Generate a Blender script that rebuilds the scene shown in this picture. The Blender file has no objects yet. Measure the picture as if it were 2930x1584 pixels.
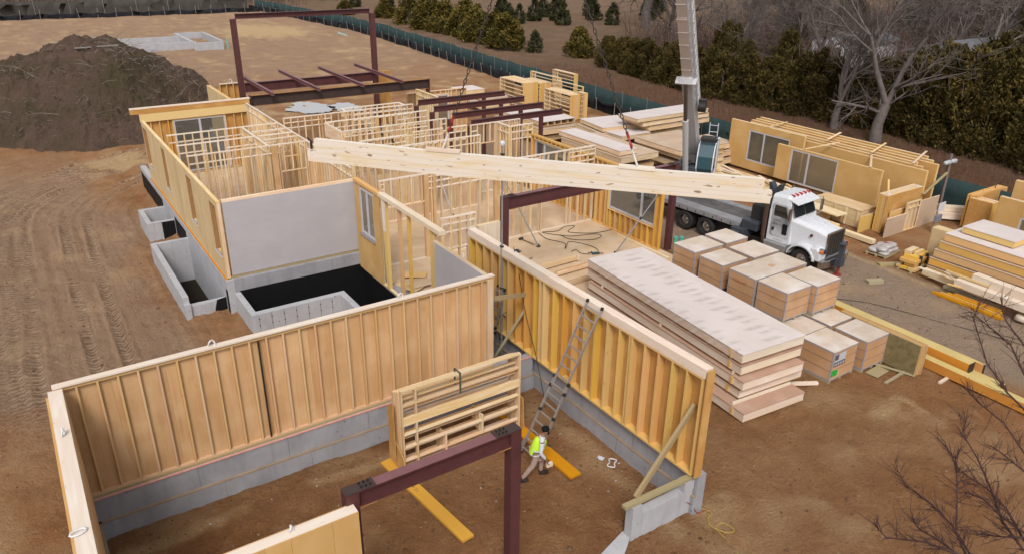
import bpy, bmesh, math, random
from mathutils import Vector, Matrix, noise, Euler
R=math.radians
rnd=random.Random(7)
S=bpy.context.scene
COL=S.collection
# ---------------------------------------------------------------- camera, sky, sun
cam_d=bpy.data.cameras.new('camera'); cam=bpy.data.objects.new('camera',cam_d); COL.objects.link(cam); S.camera=cam
cam_d.sensor_width=36; cam_d.lens=2160.87*36/2930; cam_d.clip_end=3000; cam_d.clip_start=.1
pit,rol,yaw=0.423860721,0.0131621592,0.589106094
fw=Vector((math.sin(yaw)*math.cos(pit),math.cos(yaw)*math.cos(pit),-math.sin(pit)))
rt=fw.cross(Vector((0,0,1))).normalized(); up=rt.cross(fw)
rt2=rt*math.cos(rol)+up*math.sin(rol); up2=up*math.cos(rol)-rt*math.sin(rol)
m=Matrix((rt2,up2,-fw)).transposed().to_4x4(); m.translation=Vector((0,0,14)); cam.matrix_world=m
W=bpy.data.worlds.new('World'); S.world=W; W.use_nodes=True
nt=W.node_tree; bg=nt.nodes['Background']
sky=nt.nodes.new('ShaderNodeTexSky'); sky.sky_type='NISHITA'; sky.sun_disc=False
SUN_EL,SUN_AZ=48,215
sky.sun_elevation=R(SUN_EL); sky.sun_rotation=R(SUN_AZ); sky.dust_density=3; sky.air_density=1.3; sky.ozone_density=1.5
hs=nt.nodes.new('ShaderNodeHueSaturation'); hs.inputs['Saturation'].default_value=.18
nt.links.new(sky.outputs[0],hs.inputs['Color']); nt.links.new(hs.outputs[0],bg.inputs[0]); bg.inputs[1].default_value=.12
sd=bpy.data.lights.new('sun','SUN'); sd.energy=1.45; sd.angle=R(16); sd.color=(1,.95,.9)
so=bpy.data.objects.new('sun',sd); COL.objects.link(so)
a=R(SUN_AZ); dirv=Vector((math.sin(a)*math.cos(R(SUN_EL)),math.cos(a)*math.cos(R(SUN_EL)),math.sin(R(SUN_EL))))
so.rotation_euler=dirv.to_track_quat('Z','Y').to_euler()
S.view_settings.view_transform='Standard'; S.view_settings.look='None'; S.view_settings.exposure=0.55; S.view_settings.gamma=1
# ---------------------------------------------------------------- mesh builder
class MB:
    def __init__(s,seed=1): s.v=[]; s.f=[]; s.uv=[]; s.r=random.Random(seed); s.mi=[]; s.cur=0
    def box(s,x0,x1,y0,y1,z0,z1,mat=None,taper=None):
        if x1<x0:x0,x1=x1,x0
        if y1<y0:y0,y1=y1,y0
        if z1<z0:z0,z1=z1,z0
        b=len(s.v); P=[(x,y,z) for z in (z0,z1) for y in (y0,y1) for x in (x0,x1)]
        d=(x1-x0,y1-y0,z1-z0); L=d.index(max(d)); o1,o2=s.r.random()*40,s.r.random()*40
        for p in P: s.v.append(tuple(mat@Vector(p)) if mat else p)
        for f in ((0,2,3,1),(4,5,7,6),(0,1,5,4),(2,6,7,3),(0,4,6,2),(1,3,7,5)):
            pts=[P[i] for i in f]; ax=[k for k in range(3) if max(p[k] for p in pts)-min(p[k] for p in pts)>1e-9]
            if len(ax)<2: ax=[0,1]
            if ax[1]==L: ax=[ax[1],ax[0]]
            s.f.append([b+i for i in f]); s.uv.append([(p[ax[0]]+o1,p[ax[1]]+o2+P[f[0]][3-ax[0]-ax[1] if ax[0]+ax[1]<4 else 0]) for p in pts]); s.mi.append(s.cur)
    def bar(s,a,b,w,h,up=(0,0,1),w2=None):
        a=Vector(a); b=Vector(b); x=(b-a); L=x.length; x.normalize(); u=Vector(up)
        y=u.cross(x); 
        if y.length<1e-4: y=Vector((1,0,0)).cross(x)
        y.normalize(); z=x.cross(y)
        mt=Matrix((x,y,z)).transposed().to_4x4(); mt.translation=a
        s.box(0,L,-w/2,w/2,-h/2,h/2,mt)
    def tube(s,pts,r,n=8,cap=True):
        pts=[Vector(p) for p in pts]; rr=r if isinstance(r,(list,tuple)) else [r]*len(pts)
        b=len(s.v); prev=None; L=0
        for i,p in enumerate(pts):
            t=(pts[min(i+1,len(pts)-1)]-pts[max(i-1,0)])
            if t.length<1e-9: t=Vector((0,0,1))
            t.normalize()
            if prev is None: q=t.orthogonal().normalized()
            else:
                q=prev-t*prev.dot(t)
                q=q.normalized() if q.length>1e-6 else t.orthogonal().normalized()
            prev=q; w=t.cross(q)
            for k in range(n):
                an=2*math.pi*k/n; s.v.append(tuple(p+(q*math.cos(an)+w*math.sin(an))*rr[i]))
        for i in range(len(pts)-1):
            L1=L+(pts[i+1]-pts[i]).length
            for k in range(n):
                k2=(k+1)%n
                s.f.append([b+i*n+k,b+i*n+k2,b+(i+1)*n+k2,b+(i+1)*n+k])
                s.uv.append([(L,k*.03),(L,(k+1)*.03),(L1,(k+1)*.03),(L1,k*.03)]); s.mi.append(s.cur)
            L=L1
        if cap:
            for base,rev in ((b,True),(b+(len(pts)-1)*n,False)):
                f=[base+k for k in range(n)]
                if rev: f=f[::-1]
                s.f.append(f); s.uv.append([(0,0)]*n); s.mi.append(s.cur)
    def prism(s,poly,a,b,axis='y'):
        # poly in the two other axes, extruded along axis from a to b
        n=len(poly); base=len(s.v); o=s.r.random()*30
        def mk(p,t): return {'y':(p[0],t,p[1]),'x':(t,p[0],p[1]),'z':(p[0],p[1],t)}[axis]
        for t in (a,b):
            for p in poly: s.v.append(mk(p,t))
        for i in range(n):
            j=(i+1)%n; l=((poly[j][0]-poly[i][0])**2+(poly[j][1]-poly[i][1])**2)**.5
            s.f.append([base+i,base+j,base+n+j,base+n+i]); s.uv.append([(a+o,0),(a+o,l),(b+o,l),(b+o,0)]); s.mi.append(s.cur)
        s.f.append([base+i for i in range(n)][::-1]); s.uv.append([(poly[i][0]+o,poly[i][1]) for i in range(n)][::-1]); s.mi.append(s.cur)
        s.f.append([base+n+i for i in range(n)]); s.uv.append([(poly[i][0]+o,poly[i][1]) for i in range(n)]); s.mi.append(s.cur)
    def face(s,pts,uv=None):
        b=len(s.v); s.v+= [tuple(p) for p in pts]; s.f.append(list(range(b,b+len(pts)))); s.uv.append(uv or [(p[0],p[1]) for p in pts]); s.mi.append(s.cur)
    def mesh(s,name,fix=True,smooth=False):
        me=bpy.data.meshes.new(name); me.from_pydata(s.v,[],s.f)
        ul=me.uv_layers.new(name='UVMap'); i=0
        flat=[c for f in s.uv for uv in f for c in uv]; ul.data.foreach_set('uv',flat)
        if any(s.mi): me.polygons.foreach_set('material_index',s.mi)
        me.update()
        if fix:
            bm=bmesh.new(); bm.from_mesh(me); bmesh.ops.recalc_face_normals(bm,faces=bm.faces); bm.to_mesh(me); bm.free()
        if smooth: me.polygons.foreach_set('use_smooth',[True]*len(me.polygons))
        return me
def E(name,label,cat,loc=(0,0,0),rz=0,group=None):
    o=bpy.data.objects.new(name,None); COL.objects.link(o); o.location=loc; o.rotation_euler=(0,0,rz); o.empty_display_size=.2
    o['label']=label; o['category']=cat; o['kind']='thing'
    if group: o['group']=group
    return o
def O(name,mb,mat,parent=None,loc=None,smooth=False,rot=None,label=None,bevel=0):
    me=mb.mesh(name,smooth=smooth) if isinstance(mb,MB) else mb
    if mat is not None and len(me.materials)==0:
        for mm in (mat if isinstance(mat,(list,tuple)) else [mat]): me.materials.append(mm)
    o=bpy.data.objects.new(name,me); COL.objects.link(o)
    if parent: o.parent=parent
    if loc is not None: o.location=loc
    if rot is not None: o.rotation_euler=rot
    if label: o['label']=label
    if bevel:
        b=o.modifiers.new('bevel','BEVEL'); b.width=bevel; b.segments=2; b.limit_method='ANGLE'
    return o
def T(o,label,cat,group=None):
    o['label']=label; o['category']=cat; o['kind']='thing'
    if group: o['group']=group
    return o
def ST(o): o['kind']='structure'; return o
def one(name,label,cat,mb,mat,loc,rz=0,group=None,smooth=False):
    return T(O(name,mb,mat,None,loc,smooth,(0,0,rz)),label,cat,group)
_c={}
def boxmesh(dx,dy,dz,mat):
    k=(round(dx,3),round(dy,3),round(dz,3),mat.name)
    if k not in _c:
        b=MB(len(_c)); b.box(0,dx,0,dy,0,dz); me=b.mesh('piece'); me.materials.append(mat); _c[k]=me
    return _c[k]
def piece(name,parent,x,y,z,dx,dy,dz,mat):
    o=bpy.data.objects.new(name,boxmesh(dx,dy,dz,mat)); COL.objects.link(o); o.parent=parent; o.location=(x,y,z); return o
# ---------------------------------------------------------------- materials
def mat(name,rough=.8,metal=0,spec=.3):
    m=bpy.data.materials.new(name); m.use_nodes=True; n=m.node_tree.nodes; b=n['Principled BSDF']
    b.inputs['Roughness'].default_value=rough; b.inputs['Metallic'].default_value=metal; b.inputs['Specular IOR Level'].default_value=spec
    return m,m.node_tree,b
def N(t,ty,**kw):
    n=t.nodes.new(ty)
    for k,v in kw.items():
        if k in n.inputs.keys() if hasattr(n.inputs,'keys') else False: n.inputs[k].default_value=v
        else: setattr(n,k,v)
    return n
def ramp(t,fac,stops):
    r=t.nodes.new('ShaderNodeValToRGB'); e=r.color_ramp.elements
    while len(e)<len(stops): e.new(.5)
    for i,(p,c) in enumerate(stops): e[i].position=p; e[i].color=(*c,1)
    t.links.new(fac,r.inputs[0]); return r.outputs[0]
def mixc(t,f,a,b,mode='MIX'):
    n=t.nodes.new('ShaderNodeMix'); n.data_type='RGBA'; n.blend_type=mode
    for s_,v in ((0,f),(6,a),(7,b)):
        if hasattr(v,'links'): t.links.new(v,n.inputs[s_])
        elif s_==0: n.inputs[0].default_value=v
        else: n.inputs[s_].default_value=(*v,1)
    return n.outputs[2]
def math_(t,op,a,b=None,c=None):
    n=t.nodes.new('ShaderNodeMath'); n.operation=op
    for i,v in enumerate((a,b,c)):
        if v is None: continue
        if hasattr(v,'links'): t.links.new(v,n.inputs[i])
        else: n.inputs[i].default_value=v
    return n.outputs[0]
def tnoise(t,vec,scale=5,detail=4,rough=.55,dist=0,sv=None):
    if sv:
        mp=t.nodes.new('ShaderNodeMapping'); mp.inputs['Scale'].default_value=sv; t.links.new(vec,mp.inputs[0]); vec=mp.outputs[0]
    n=t.nodes.new('ShaderNodeTexNoise'); n.inputs['Scale'].default_value=scale; n.inputs['Detail'].default_value=detail; n.inputs['Roughness'].default_value=rough; n.inputs['Distortion'].default_value=dist
    t.links.new(vec,n.inputs['Vector']); return n.outputs['Fac']
def bump(t,b,h,strength=.3,dist=.01):
    n=t.nodes.new('ShaderNodeBump'); n.inputs['Strength'].default_value=strength; n.inputs['Distance'].default_value=dist
    t.links.new(h,n.inputs['Height']); t.links.new(n.outputs[0],b.inputs['Normal'])
def dim(c,k): return None if c is None else tuple(x*k for x in c)
def wood(name,c1,c2,c3=None,knots=.5,vary=.35,rough=.75,kt=.73):
    c1,c2,c3=dim(c1,.84),dim(c2,.84),dim(c3,.84)
    m,t,b=mat(name,rough); tc=N(t,'ShaderNodeTexCoord'); oi=N(t,'ShaderNodeObjectInfo'); ge=N(t,'ShaderNodeNewGeometry')
    rn=math_(t,'FRACT',math_(t,'ADD',math_(t,'MULTIPLY',oi.outputs['Random'],7.13),ge.outputs['Random Per Island']))
    off=N(t,'ShaderNodeVectorMath',operation='ADD'); t.links.new(tc.outputs['UV'],off.inputs[0])
    cb=N(t,'ShaderNodeCombineXYZ'); t.links.new(math_(t,'MULTIPLY',rn,53),cb.inputs[0]); t.links.new(math_(t,'MULTIPLY',rn,29),cb.inputs[1]); t.links.new(cb.outputs[0],off.inputs[1])
    g=tnoise(t,off.outputs[0],1,5,.6,.6,(1.1,26,1)); g2=tnoise(t,off.outputs[0],1,3,.5,1.2,(.6,5,1))
    base=mixc(t,g,c1,c2)
    k=tnoise(t,off.outputs[0],1,1,.4,0,(3.2,11,1)); kk=ramp(t,k,[(.0,(0,0,0)),(kt,(0,0,0)),(kt+.05,(1,1,1))])
    base=mixc(t,math_(t,'MULTIPLY',kk,knots),base,(.19,.09,.035))
    if c3: base=mixc(t,ramp(t,g2,[(.45,(0,0,0)),(.7,(1,1,1))]),base,c3)
    hsv=N(t,'ShaderNodeHueSaturation'); t.links.new(base,hsv.inputs['Color'])
    t.links.new(math_(t,'MULTIPLY_ADD',rn,vary,1-vary*.55),hsv.inputs['Value']); t.links.new(math_(t,'MULTIPLY_ADD',math_(t,'FRACT',math_(t,'MULTIPLY',rn,5.7)),.3,.88),hsv.inputs['Saturation'])
    t.links.new(math_(t,'MULTIPLY_ADD',math_(t,'FRACT',math_(t,'MULTIPLY',rn,3.3)),.025,.488),hsv.inputs['Hue'])
    t.links.new(hsv.outputs[0],b.inputs['Base Color']); bump(t,b,g,.25,.004); return m
def sheet(name,c1,c2,c3=None,sc=(.7,3.5,1),rough=.8,nails=True,vary=.1,seams=0,coord='UV'):
    c1,c2,c3=dim(c1,.82),dim(c2,.82),dim(c3,.82)
    m,t,b=mat(name,rough); tc=N(t,'ShaderNodeTexCoord'); oi=N(t,'ShaderNodeObjectInfo'); v=tc.outputs[coord]
    g=tnoise(t,v,1,5,.6,.8,sc); g2=tnoise(t,v,.9,3,.5,.3); g3=tnoise(t,v,1,3,.6,.2,(sc[0]*2,sc[1]*9,sc[1]*9))
    base=mixc(t,ramp(t,g,[(.3,(0,0,0)),(.7,(1,1,1))]),c1,c2)
    base=mixc(t,math_(t,'MULTIPLY',g3,.35),base,tuple(x*.75 for x in c1))
    if c3: base=mixc(t,ramp(t,g2,[(.45,(0,0,0)),(.75,(1,1,1))]),base,c3)
    if nails:
        vo=N(t,'ShaderNodeTexVoronoi'); vo.inputs['Scale'].default_value=5.5; t.links.new(v,vo.inputs['Vector'])
        base=mixc(t,ramp(t,vo.outputs['Distance'],[(0,(.75,.75,.75)),(.055,(.7,.7,.7)),(.075,(0,0,0))]),base,tuple(x*.35 for x in c1))
    hsv=N(t,'ShaderNodeHueSaturation'); t.links.new(base,hsv.inputs['Color']); isl=N(t,'ShaderNodeNewGeometry'); t.links.new(math_(t,'MULTIPLY_ADD',math_(t,'FRACT',math_(t,'ADD',oi.outputs['Random'],isl.outputs['Random Per Island'])),vary,1-vary/2),hsv.inputs['Value'])
    t.links.new(hsv.outputs[0],b.inputs['Base Color']); bump(t,b,g3,.1,.003); return m
def plain(name,c,rough=.6,metal=0,spec=.3,dirt=.25,sc=3,c2=None,emis=0):
    c,c2=dim(c,.84),dim(c2,.84)
    m,t,b=mat(name,rough,metal,spec); tc=N(t,'ShaderNodeTexCoord')
    g=tnoise(t,tc.outputs['Object'],sc,5,.65,.3); g2=tnoise(t,tc.outputs['Object'],sc*7,3,.6)
    col=mixc(t,ramp(t,g,[(.35,(0,0,0)),(.75,(1,1,1))]),c,c2 or tuple(x*(1-dirt) for x in c)); col=mixc(t,math_(t,'MULTIPLY',g2,dirt*.5),col,tuple(x*.7 for x in c))
    t.links.new(col,b.inputs['Base Color'])
    t.links.new(math_(t,'MULTIPLY_ADD',g2,.2,rough-.1),b.inputs['Roughness']); return m
WL=wood('spruce_pale',(.79,.58,.34),(.67,.44,.225),knots=.5,vary=.3,c3=(.80,.66,.48))
WP=wood('spruce_planed_pale',(.78,.65,.52),(.70,.56,.43),knots=.3,vary=.12,c3=(.80,.70,.58))
WY=wood('spruce_golden',(.76,.50,.20),(.66,.39,.125),knots=.45,vary=.16)
WG=wood('glulam_spruce',(.77,.67,.58),(.72,.61,.51),(.72,.55,.33),knots=.85,vary=.03,kt=.67)
WO=wood('lumber_sealed_orange',(.70,.33,.035),(.55,.23,.02),knots=.15,vary=.12)
WR=wood('lumber_weathered_olive',(.42,.34,.20),(.33,.26,.15),knots=.5,vary=.2)
PLY=sheet('plywood_tan',(.68,.425,.215),(.54,.295,.12),(.71,.47,.26),sc=(.3,4,1),vary=.14)
WB=wood('batten_blond',(.71,.475,.27),(.62,.39,.20),knots=.35,vary=.16)
PLYO=sheet('plywood_orange',(.62,.33,.10),(.50,.23,.055),(.66,.39,.14))
PLYF=sheet('floor_plywood',(.63,.46,.30),(.56,.39,.24),(.67,.51,.35),sc=(1.2,1.2,1.2),nails=False,coord='Object')
INS=sheet('insulation_pale_yellow',(.68,.50,.27),(.63,.455,.235),(.70,.53,.31),sc=(.5,.5,1))
INSO=sheet('insulation_mustard',(.64,.385,.14),(.58,.335,.11),(.66,.42,.18),sc=(.5,.5,1),nails=False)
GRY=sheet('gypsum_grey',(.48,.45,.465),(.46,.43,.445),(.50,.47,.48),sc=(.5,.5,1),nails=False)
PNL=sheet('panel_face_pinkish',(.70,.61,.575),(.66,.57,.53),(.72,.63,.60),sc=(.4,.4,1),nails=False)
PNB=sheet('panel_face_tan',(.58,.43,.31),(.52,.37,.25),(.6,.46,.34),sc=(.6,.6,1),nails=False)
PNP=sheet('panel_deck_rosy',(.50,.31,.22),(.44,.26,.18),(.54,.36,.27),sc=(.6,.6,1),nails=False)
CARD=sheet('cardboard',(.56,.32,.165),(.50,.275,.13),(.60,.37,.21),sc=(1,1,1),nails=False,rough=.55)
CARDT=sheet('wrapped_top_cream',(.68,.565,.46),(.56,.43,.32),(.74,.67,.62),sc=(1.6,1.6,1),nails=False,rough=.45)
OSB=sheet('strand_board',(.62,.33,.10),(.46,.22,.05),(.66,.40,.16),sc=(9,9,1),nails=False)
FILM=plain('clear_film_edge',(.40,.345,.35),.25,0,.5,.2,6)
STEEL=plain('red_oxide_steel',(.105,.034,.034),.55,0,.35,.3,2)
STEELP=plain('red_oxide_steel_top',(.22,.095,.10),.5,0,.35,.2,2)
RUST=plain('bare_steel_brown',(.062,.036,.03),.6,0,.35,.35,2)
RUSTO=plain('rust_orange',(.42,.20,.065),.8,0,.2,.4,3)
BLT=plain('dark_bolt',(.04,.035,.035),.5,.4,.4,.2,8)
def concrete(name,c,dirt=.3):
    c=dim(c,.86)
    m,t,b=mat(name,.85); tc=N(t,'ShaderNodeTexCoord'); v=tc.outputs['Object']
    g=tnoise(t,v,1.3,6,.65,.5); g2=tnoise(t,v,1,4,.6,.2,(5,5,.7)); g3=tnoise(t,v,30,2,.5)
    col=mixc(t,ramp(t,g,[(.3,(0,0,0)),(.75,(1,1,1))]),c,tuple(x*(1-dirt) for x in c)); col=mixc(t,ramp(t,g2,[(.5,(0,0,0)),(.8,(.6,.6,.6))]),col,tuple(x*.6 for x in c))
    vo=N(t,'ShaderNodeTexVoronoi'); vo.inputs['Scale'].default_value=3.0; t.links.new(v,vo.inputs['Vector'])
    col=mixc(t,ramp(t,vo.outputs['Distance'],[(0,(.8,.8,.8)),(.06,(.6,.6,.6)),(.1,(0,0,0))]),col,(.06,.06,.065))
    t.links.new(col,b.inputs['Base Color']); bump(t,b,g3,.15,.005); return m
CON=concrete('concrete_grey',(.36,.355,.38)); CONP=concrete('concrete_pale',(.46,.455,.475),.2)
BLK=plain('waterproofing_black',(.008,.008,.009),.65,0,.2,.3,2)
WHT=plain('white_paint',(.68,.69,.72),.28,0,.5,.09,1.1); WHT2=plain('white_frame',(.55,.54,.57),.4,0,.4,.1,3)
DRK=plain('dark_rubber',(.035,.033,.033),.75,0,.2,.3,5); GRD=plain('dark_grey_paint',(.055,.062,.075),.45,0,.4,.3,2)
CHR=plain('polished_metal',(.62,.60,.60),.22,1,.5,.15,3); ALU=plain('aluminium',(.60,.60,.62),.38,.75,.5,.2,6)
GAL=plain('grey_deck_metal',(.34,.33,.34),.55,.2,.4,.35,2); RED=plain('red_plastic',(.45,.03,.02),.4,0,.5,.1,5); AMB=plain('amber_lens',(.75,.16,.02),.3,0,.5,.1,5)
BRN=plain('exhaust_brown',(.20,.13,.095),.35,.7,.5,.3,3); TEAL=plain('teal_pipe',(.10,.46,.36),.35,0,.5,.1,3)
YEL=plain('yellow_paint',(.75,.55,.03),.4,0,.4,.1,4); PINK=plain('pink_foam',(.72,.36,.30),.8,0,.2,.3,8)
BOOMB=plain('boom_beige',(.60,.51,.46),.4,0,.4,.15,.6,c2=(.54,.49,.46)); BOOMG=plain('boom_grey',(.62,.60,.60),.4,0,.4,.12,1)
SLING=plain('white_webbing',(.72,.70,.70),.8,0,.2,.1,8); CHN=plain('chain_steel',(.10,.09,.08),.5,.6,.4,.3,8)
GRNS=plain('green_sticker',(.03,.42,.06),.5,0,.3,.05,3); INK=plain('print_ink',(.36,.36,.33),.8,0,.2,.1,3); INKD=plain('black_ink',(.04,.04,.05),.7,0,.2,.1,3); INKB=plain('label_ink',(.1,.1,.13),.6,0,.3,.1,3)
def glass(name,c,rough=.05):
    m,t,b=mat(name,rough,0,.6); b.inputs['Base Color'].default_value=(*c,1); b.inputs['Alpha'].default_value=.38; return m
GLS=glass('window_glass',(.10,.11,.10)); GLD,_t,_b=mat('vehicle_glass',.06,0,.7); _b.inputs['Base Color'].default_value=(.012,.016,.016,1)
GLB,_t,_b=mat('cab_glass_tinted',.05,0,.8); _b.inputs['Base Color'].default_value=(.03,.07,.085,1)
# ---------------------------------------------------------------- ground
def sm(a,b,x):
    t=max(0,min(1,(x-a)/(b-a))); return t*t*(3-2*t)
def fb(x,y,s=1,o=4): return noise.fractal(Vector((x*s,y*s,3.3)),1.0,2.0,o)
def track_u(x,y):
    if y<45: return x,y
    cx,cy=9.5,45; dx,dy=x-cx,y-cy; r=math.hypot(dx,dy); 
    return cx-r, cy+math.atan2(dy,-dx)*r
TRACKS=[(rnd.uniform(-4.6,3.4),rnd.uniform(.1,.7),rnd.uniform(.06,.22),rnd.uniform(0,6.3),rnd.uniform(-.05,.05),rnd.choice((.95,1.0,.55)),rnd.uniform(.16,.24),rnd.uniform(.5,1)) for k in range(8)]
def trk(u,v):
    best=(9,0,0,0)
    for k,(x0,a_,w_,ph,sl,hw,wd,st) in enumerate(TRACKS):
        c_=u-(x0+a_*math.sin(v*w_+ph)+sl*(v-38))
        q_=min(abs(c_-hw),abs(c_+hw))
        if q_/wd<best[0]: best=(q_/wd,st,k,c_)
    return best
def rut_h(u,v):
    q_,st,k,c_=trk(u,v)
    if q_>2: return 0
    cl=.016*(1 if math.sin(v*24+k+c_*3)>0 else -1) if q_<.9 else 0
    return st*((-.12*(1-q_**2)+cl) if q_<1 else .075*(1-abs(q_-1.4)/.6) if q_<2 else 0)
def ruts(x,y):
    mk=sm(6.2,4.6,x if y<50 else 4)*sm(24,29,y)*sm(64,56,y)*sm(-9,-5,x)
    if x>9 or mk<=0: return 0
    u,v=track_u(x,y); n=noise.noise(Vector((u*2.3,v*.06,1)))+.5*noise.noise(Vector((u*6,v*.1,7)))
    return (-.09*n+rut_h(u,v)*sm(.2,.7,.5+.6*fb(x,y,.35)))*mk
def gh(x,y):
    h=-.25
    h-=.32*sm(6.5,5.2,x)*sm(17.9,18.7,y)*sm(62,46,y)*sm(-3,2,x) if x<6.5 else 0
    if x<11: h-=.24*sm(17.9,18.4,y)*sm(31,30,y)*sm(5.2,6.5,x)
    inn=(x>-.3 and x<13.2 and y<18.1)
    if inn: h+=.06
    d=min(1,max(0,(120-math.hypot(x-10,y-20))/100))
    h+=.05*fb(x,y,.35)*(1+ (2 if y>60 else 0))+.035*fb(x,y,1.6)*d+.03*fb(x,y,4.5)*d
    if x<6.2 or y>46: h+=ruts(x,y)
    h+=.07*fb(x+5,y,.9,5)*(1 if x<6 and y>18 else .3)
    h+=.5*sm(60,300,math.hypot(x,y))*fb(x,y,.02,2)
    # churned soil heaps along the front room foundation and by the wells
    h+=.13*max(0,fb(x+9,y,.9,3))*math.exp(-((y-17.3)/.5)**2)*(1 if inn else 0)
    h+=.22*max(0,fb(x+3,y,.8,3)+.2)*math.exp(-((y-25.3)/2.2)**2-((x-3.2)/1.8)**2)
    h+=.16*max(0,fb(x,y+5,1.1,3)+.3)*math.exp(-((y-29.3)/.8)**2-((x-5)/1.2)**2)
    return h
def lines(segs,extra):
    L=[]
    for a,b,st in segs:
        n=max(1,round((b-a)/st)); L+=[a+(b-a)*i/n for i in range(n)]
    L.append(segs[-1][1])
    L=[l for l in L if all(abs(l-e)>.03 for e in extra)]+list(extra); return sorted(L)
HOLES=[(4.4,5.9,30.7,37.3),(4.75,5.9,40.7,42.75),(6.35,11.9,27.6,30.1),(10.0,11.9,18.45,27.6)]
xs=lines([(-500,-60,40),(-60,-12,4),(-12,-6,.3),(-6,6.5,.09),(6.5,34,.16),(34,62,.4),(62,130,2.5),(130,900,50)],[h[0] for h in HOLES]+[5.9,11.9])
ys=lines([(-60,4,4),(4,22,.14),(22,60,.105),(60,100,.55),(100,180,2),(180,400,12),(400,1500,80)],[30.7,37.3,40.7,42.75,27.6,30.1,18.45])
nx=len(xs); V=[]; CA=[]
def gcol(x,y):
    sand=0; road=0; grass=0; dark=0
    n=fb(x,y,.13,5); n2=fb(x+40,y,.5,4)
    fx=44.4+sm(20,60,y)*.6+sm(60,130,y)*4-sm(130,170,y)*3
    if x>fx: grass=sm(0,1.2,x-fx)
    mul=sm(fx,fx+1,x)*(1-sm(60,90,y))*sm(70,50,x+ n*6)
    if y>161 or (x>62 and n2>-.1): grass=1
    road=sm(25.8,27.5,x+n*1.2)*sm(33.9,33.1,x+n*.4)*sm(60,40,y)
    road=max(road,.62*sm(-6,-4.5,x)*sm(5,3,x+n*2)*(1 if y>26 else 0)*sm(65,50,y))
    road=max(road,.6*sm(58,95,y)*(1-grass))
    if x>62: dark=max(0,.3)
    # pale sand: site-wide streaks, fill patch, kerb strip
    sand=max(0,n2*1.5-.22)*(.85 if y>62 and x<fx else .45)
    sand=max(sand,sm(1,.6,math.hypot((x-36)/8,(y-126)/11.5)+n2*.35))
    sand=max(sand,.8*sm(1,.5,math.hypot((x-22.2)/1.0,(y-10.6)/.65)+n2*.7), .7*sm(1,.5,math.hypot((x-23.3)/.25,(y-10)/.9)+n2*.7))
    sand=max(sand,.75*sm(.30,.05,abs(x-33.25+n*.5))*sm(26,20,y))
    sand=max(sand,.6*sm(.35,.1,abs(y-17.2+n2*.3))*(1 if -.2<x<11 else 0)*sm(-.2,.3,n2+.1), .5*sm(.4,.1,abs(x-12.4+n2*.35))*(1 if 10<y<17 else 0))
    sand=max(sand,.85*sm(1,.6,math.hypot((x-5.2)/2.6,(y-56.5)/2.2)+n2*.8))
    sand=max(sand,.55*sm(1,.6,math.hypot((x-13.6)/1.2,(y-10.1)/.9)+n2*.8))
    dark=.8*sm(1,.5,math.hypot((x-1.5)/1.3,(y-23)/1.6)+n2*.8)
    dark=max(dark,.9*mul, .55*sm(40,43.5,x)*(1 if x<fx+.5 and y<60 else 0))
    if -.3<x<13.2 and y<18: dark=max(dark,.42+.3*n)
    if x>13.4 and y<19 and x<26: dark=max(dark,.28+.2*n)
    if x>62 and y<84: dark=max(dark,.75*sm(62,66,x)*sm(86,76,y)*sm(230,150,x))
    # far field greyer
    return (min(1,sand),min(1,road),min(1,grass),min(1,max(0,dark)))
for y in ys:
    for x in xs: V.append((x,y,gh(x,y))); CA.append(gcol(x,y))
F=[]
for j in range(len(ys)-1):
    yc=(ys[j]+ys[j+1])/2
    for i in range(nx-1):
        xc=(xs[i]+xs[i+1])/2
        if any(h[0]<xc<h[1] and h[2]<yc<h[3] for h in HOLES): continue
        F.append((j*nx+i,j*nx+i+1,(j+1)*nx+i+1,(j+1)*nx+i))
me=bpy.data.meshes.new('ground'); me.from_pydata(V,[],F); ca=me.color_attributes.new('zone','FLOAT_COLOR','POINT'); ca.data.foreach_set('color',[c for q in CA for c in q]); me.polygons.foreach_set('use_smooth',[True]*len(F)); me.update()
tr=[]
for p in V:
    x,y=p[0],p[1]; o_=(0,0,0,0)
    if -8<x<12 and 20<y<66 and (x<6.4 or y>46):
        u_,v_=track_u(x,y); q_,st,k,c_=trk(u_,v_); mk=sm(6.4,5.0,x if y<50 else 4)*sm(22,28,y)*sm(66,58,y)*sm(.1,.5,.5+.6*fb(x,y,.35)+.35*fb(x,y,2.2))
        o_=(mk*st*(1 if q_<1 else 0)*(1 if math.sin(v_*24+k+c_*3)>0 else 0), mk*st*(1 if q_<1 else max(0,1-(q_-1)*2.5)), mk*(max(0,1-abs(q_-1.4)/.5)),1)
    tr.append(o_)
ca2=me.color_attributes.new('track','FLOAT_COLOR','POINT'); ca2.data.foreach_set('color',[c for q in tr for c in q])
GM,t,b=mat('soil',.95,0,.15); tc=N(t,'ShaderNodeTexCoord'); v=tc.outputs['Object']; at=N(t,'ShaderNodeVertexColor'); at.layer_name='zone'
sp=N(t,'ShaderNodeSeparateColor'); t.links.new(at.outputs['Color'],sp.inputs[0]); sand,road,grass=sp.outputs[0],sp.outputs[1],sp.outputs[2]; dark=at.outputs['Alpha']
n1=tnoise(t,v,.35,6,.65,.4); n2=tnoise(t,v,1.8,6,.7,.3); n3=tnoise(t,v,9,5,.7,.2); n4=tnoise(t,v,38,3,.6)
soil=mixc(t,ramp(t,n1,[(.35,(0,0,0)),(.65,(1,1,1))]),(0.483,0.291,0.162),(0.348,0.170,0.074))
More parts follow.
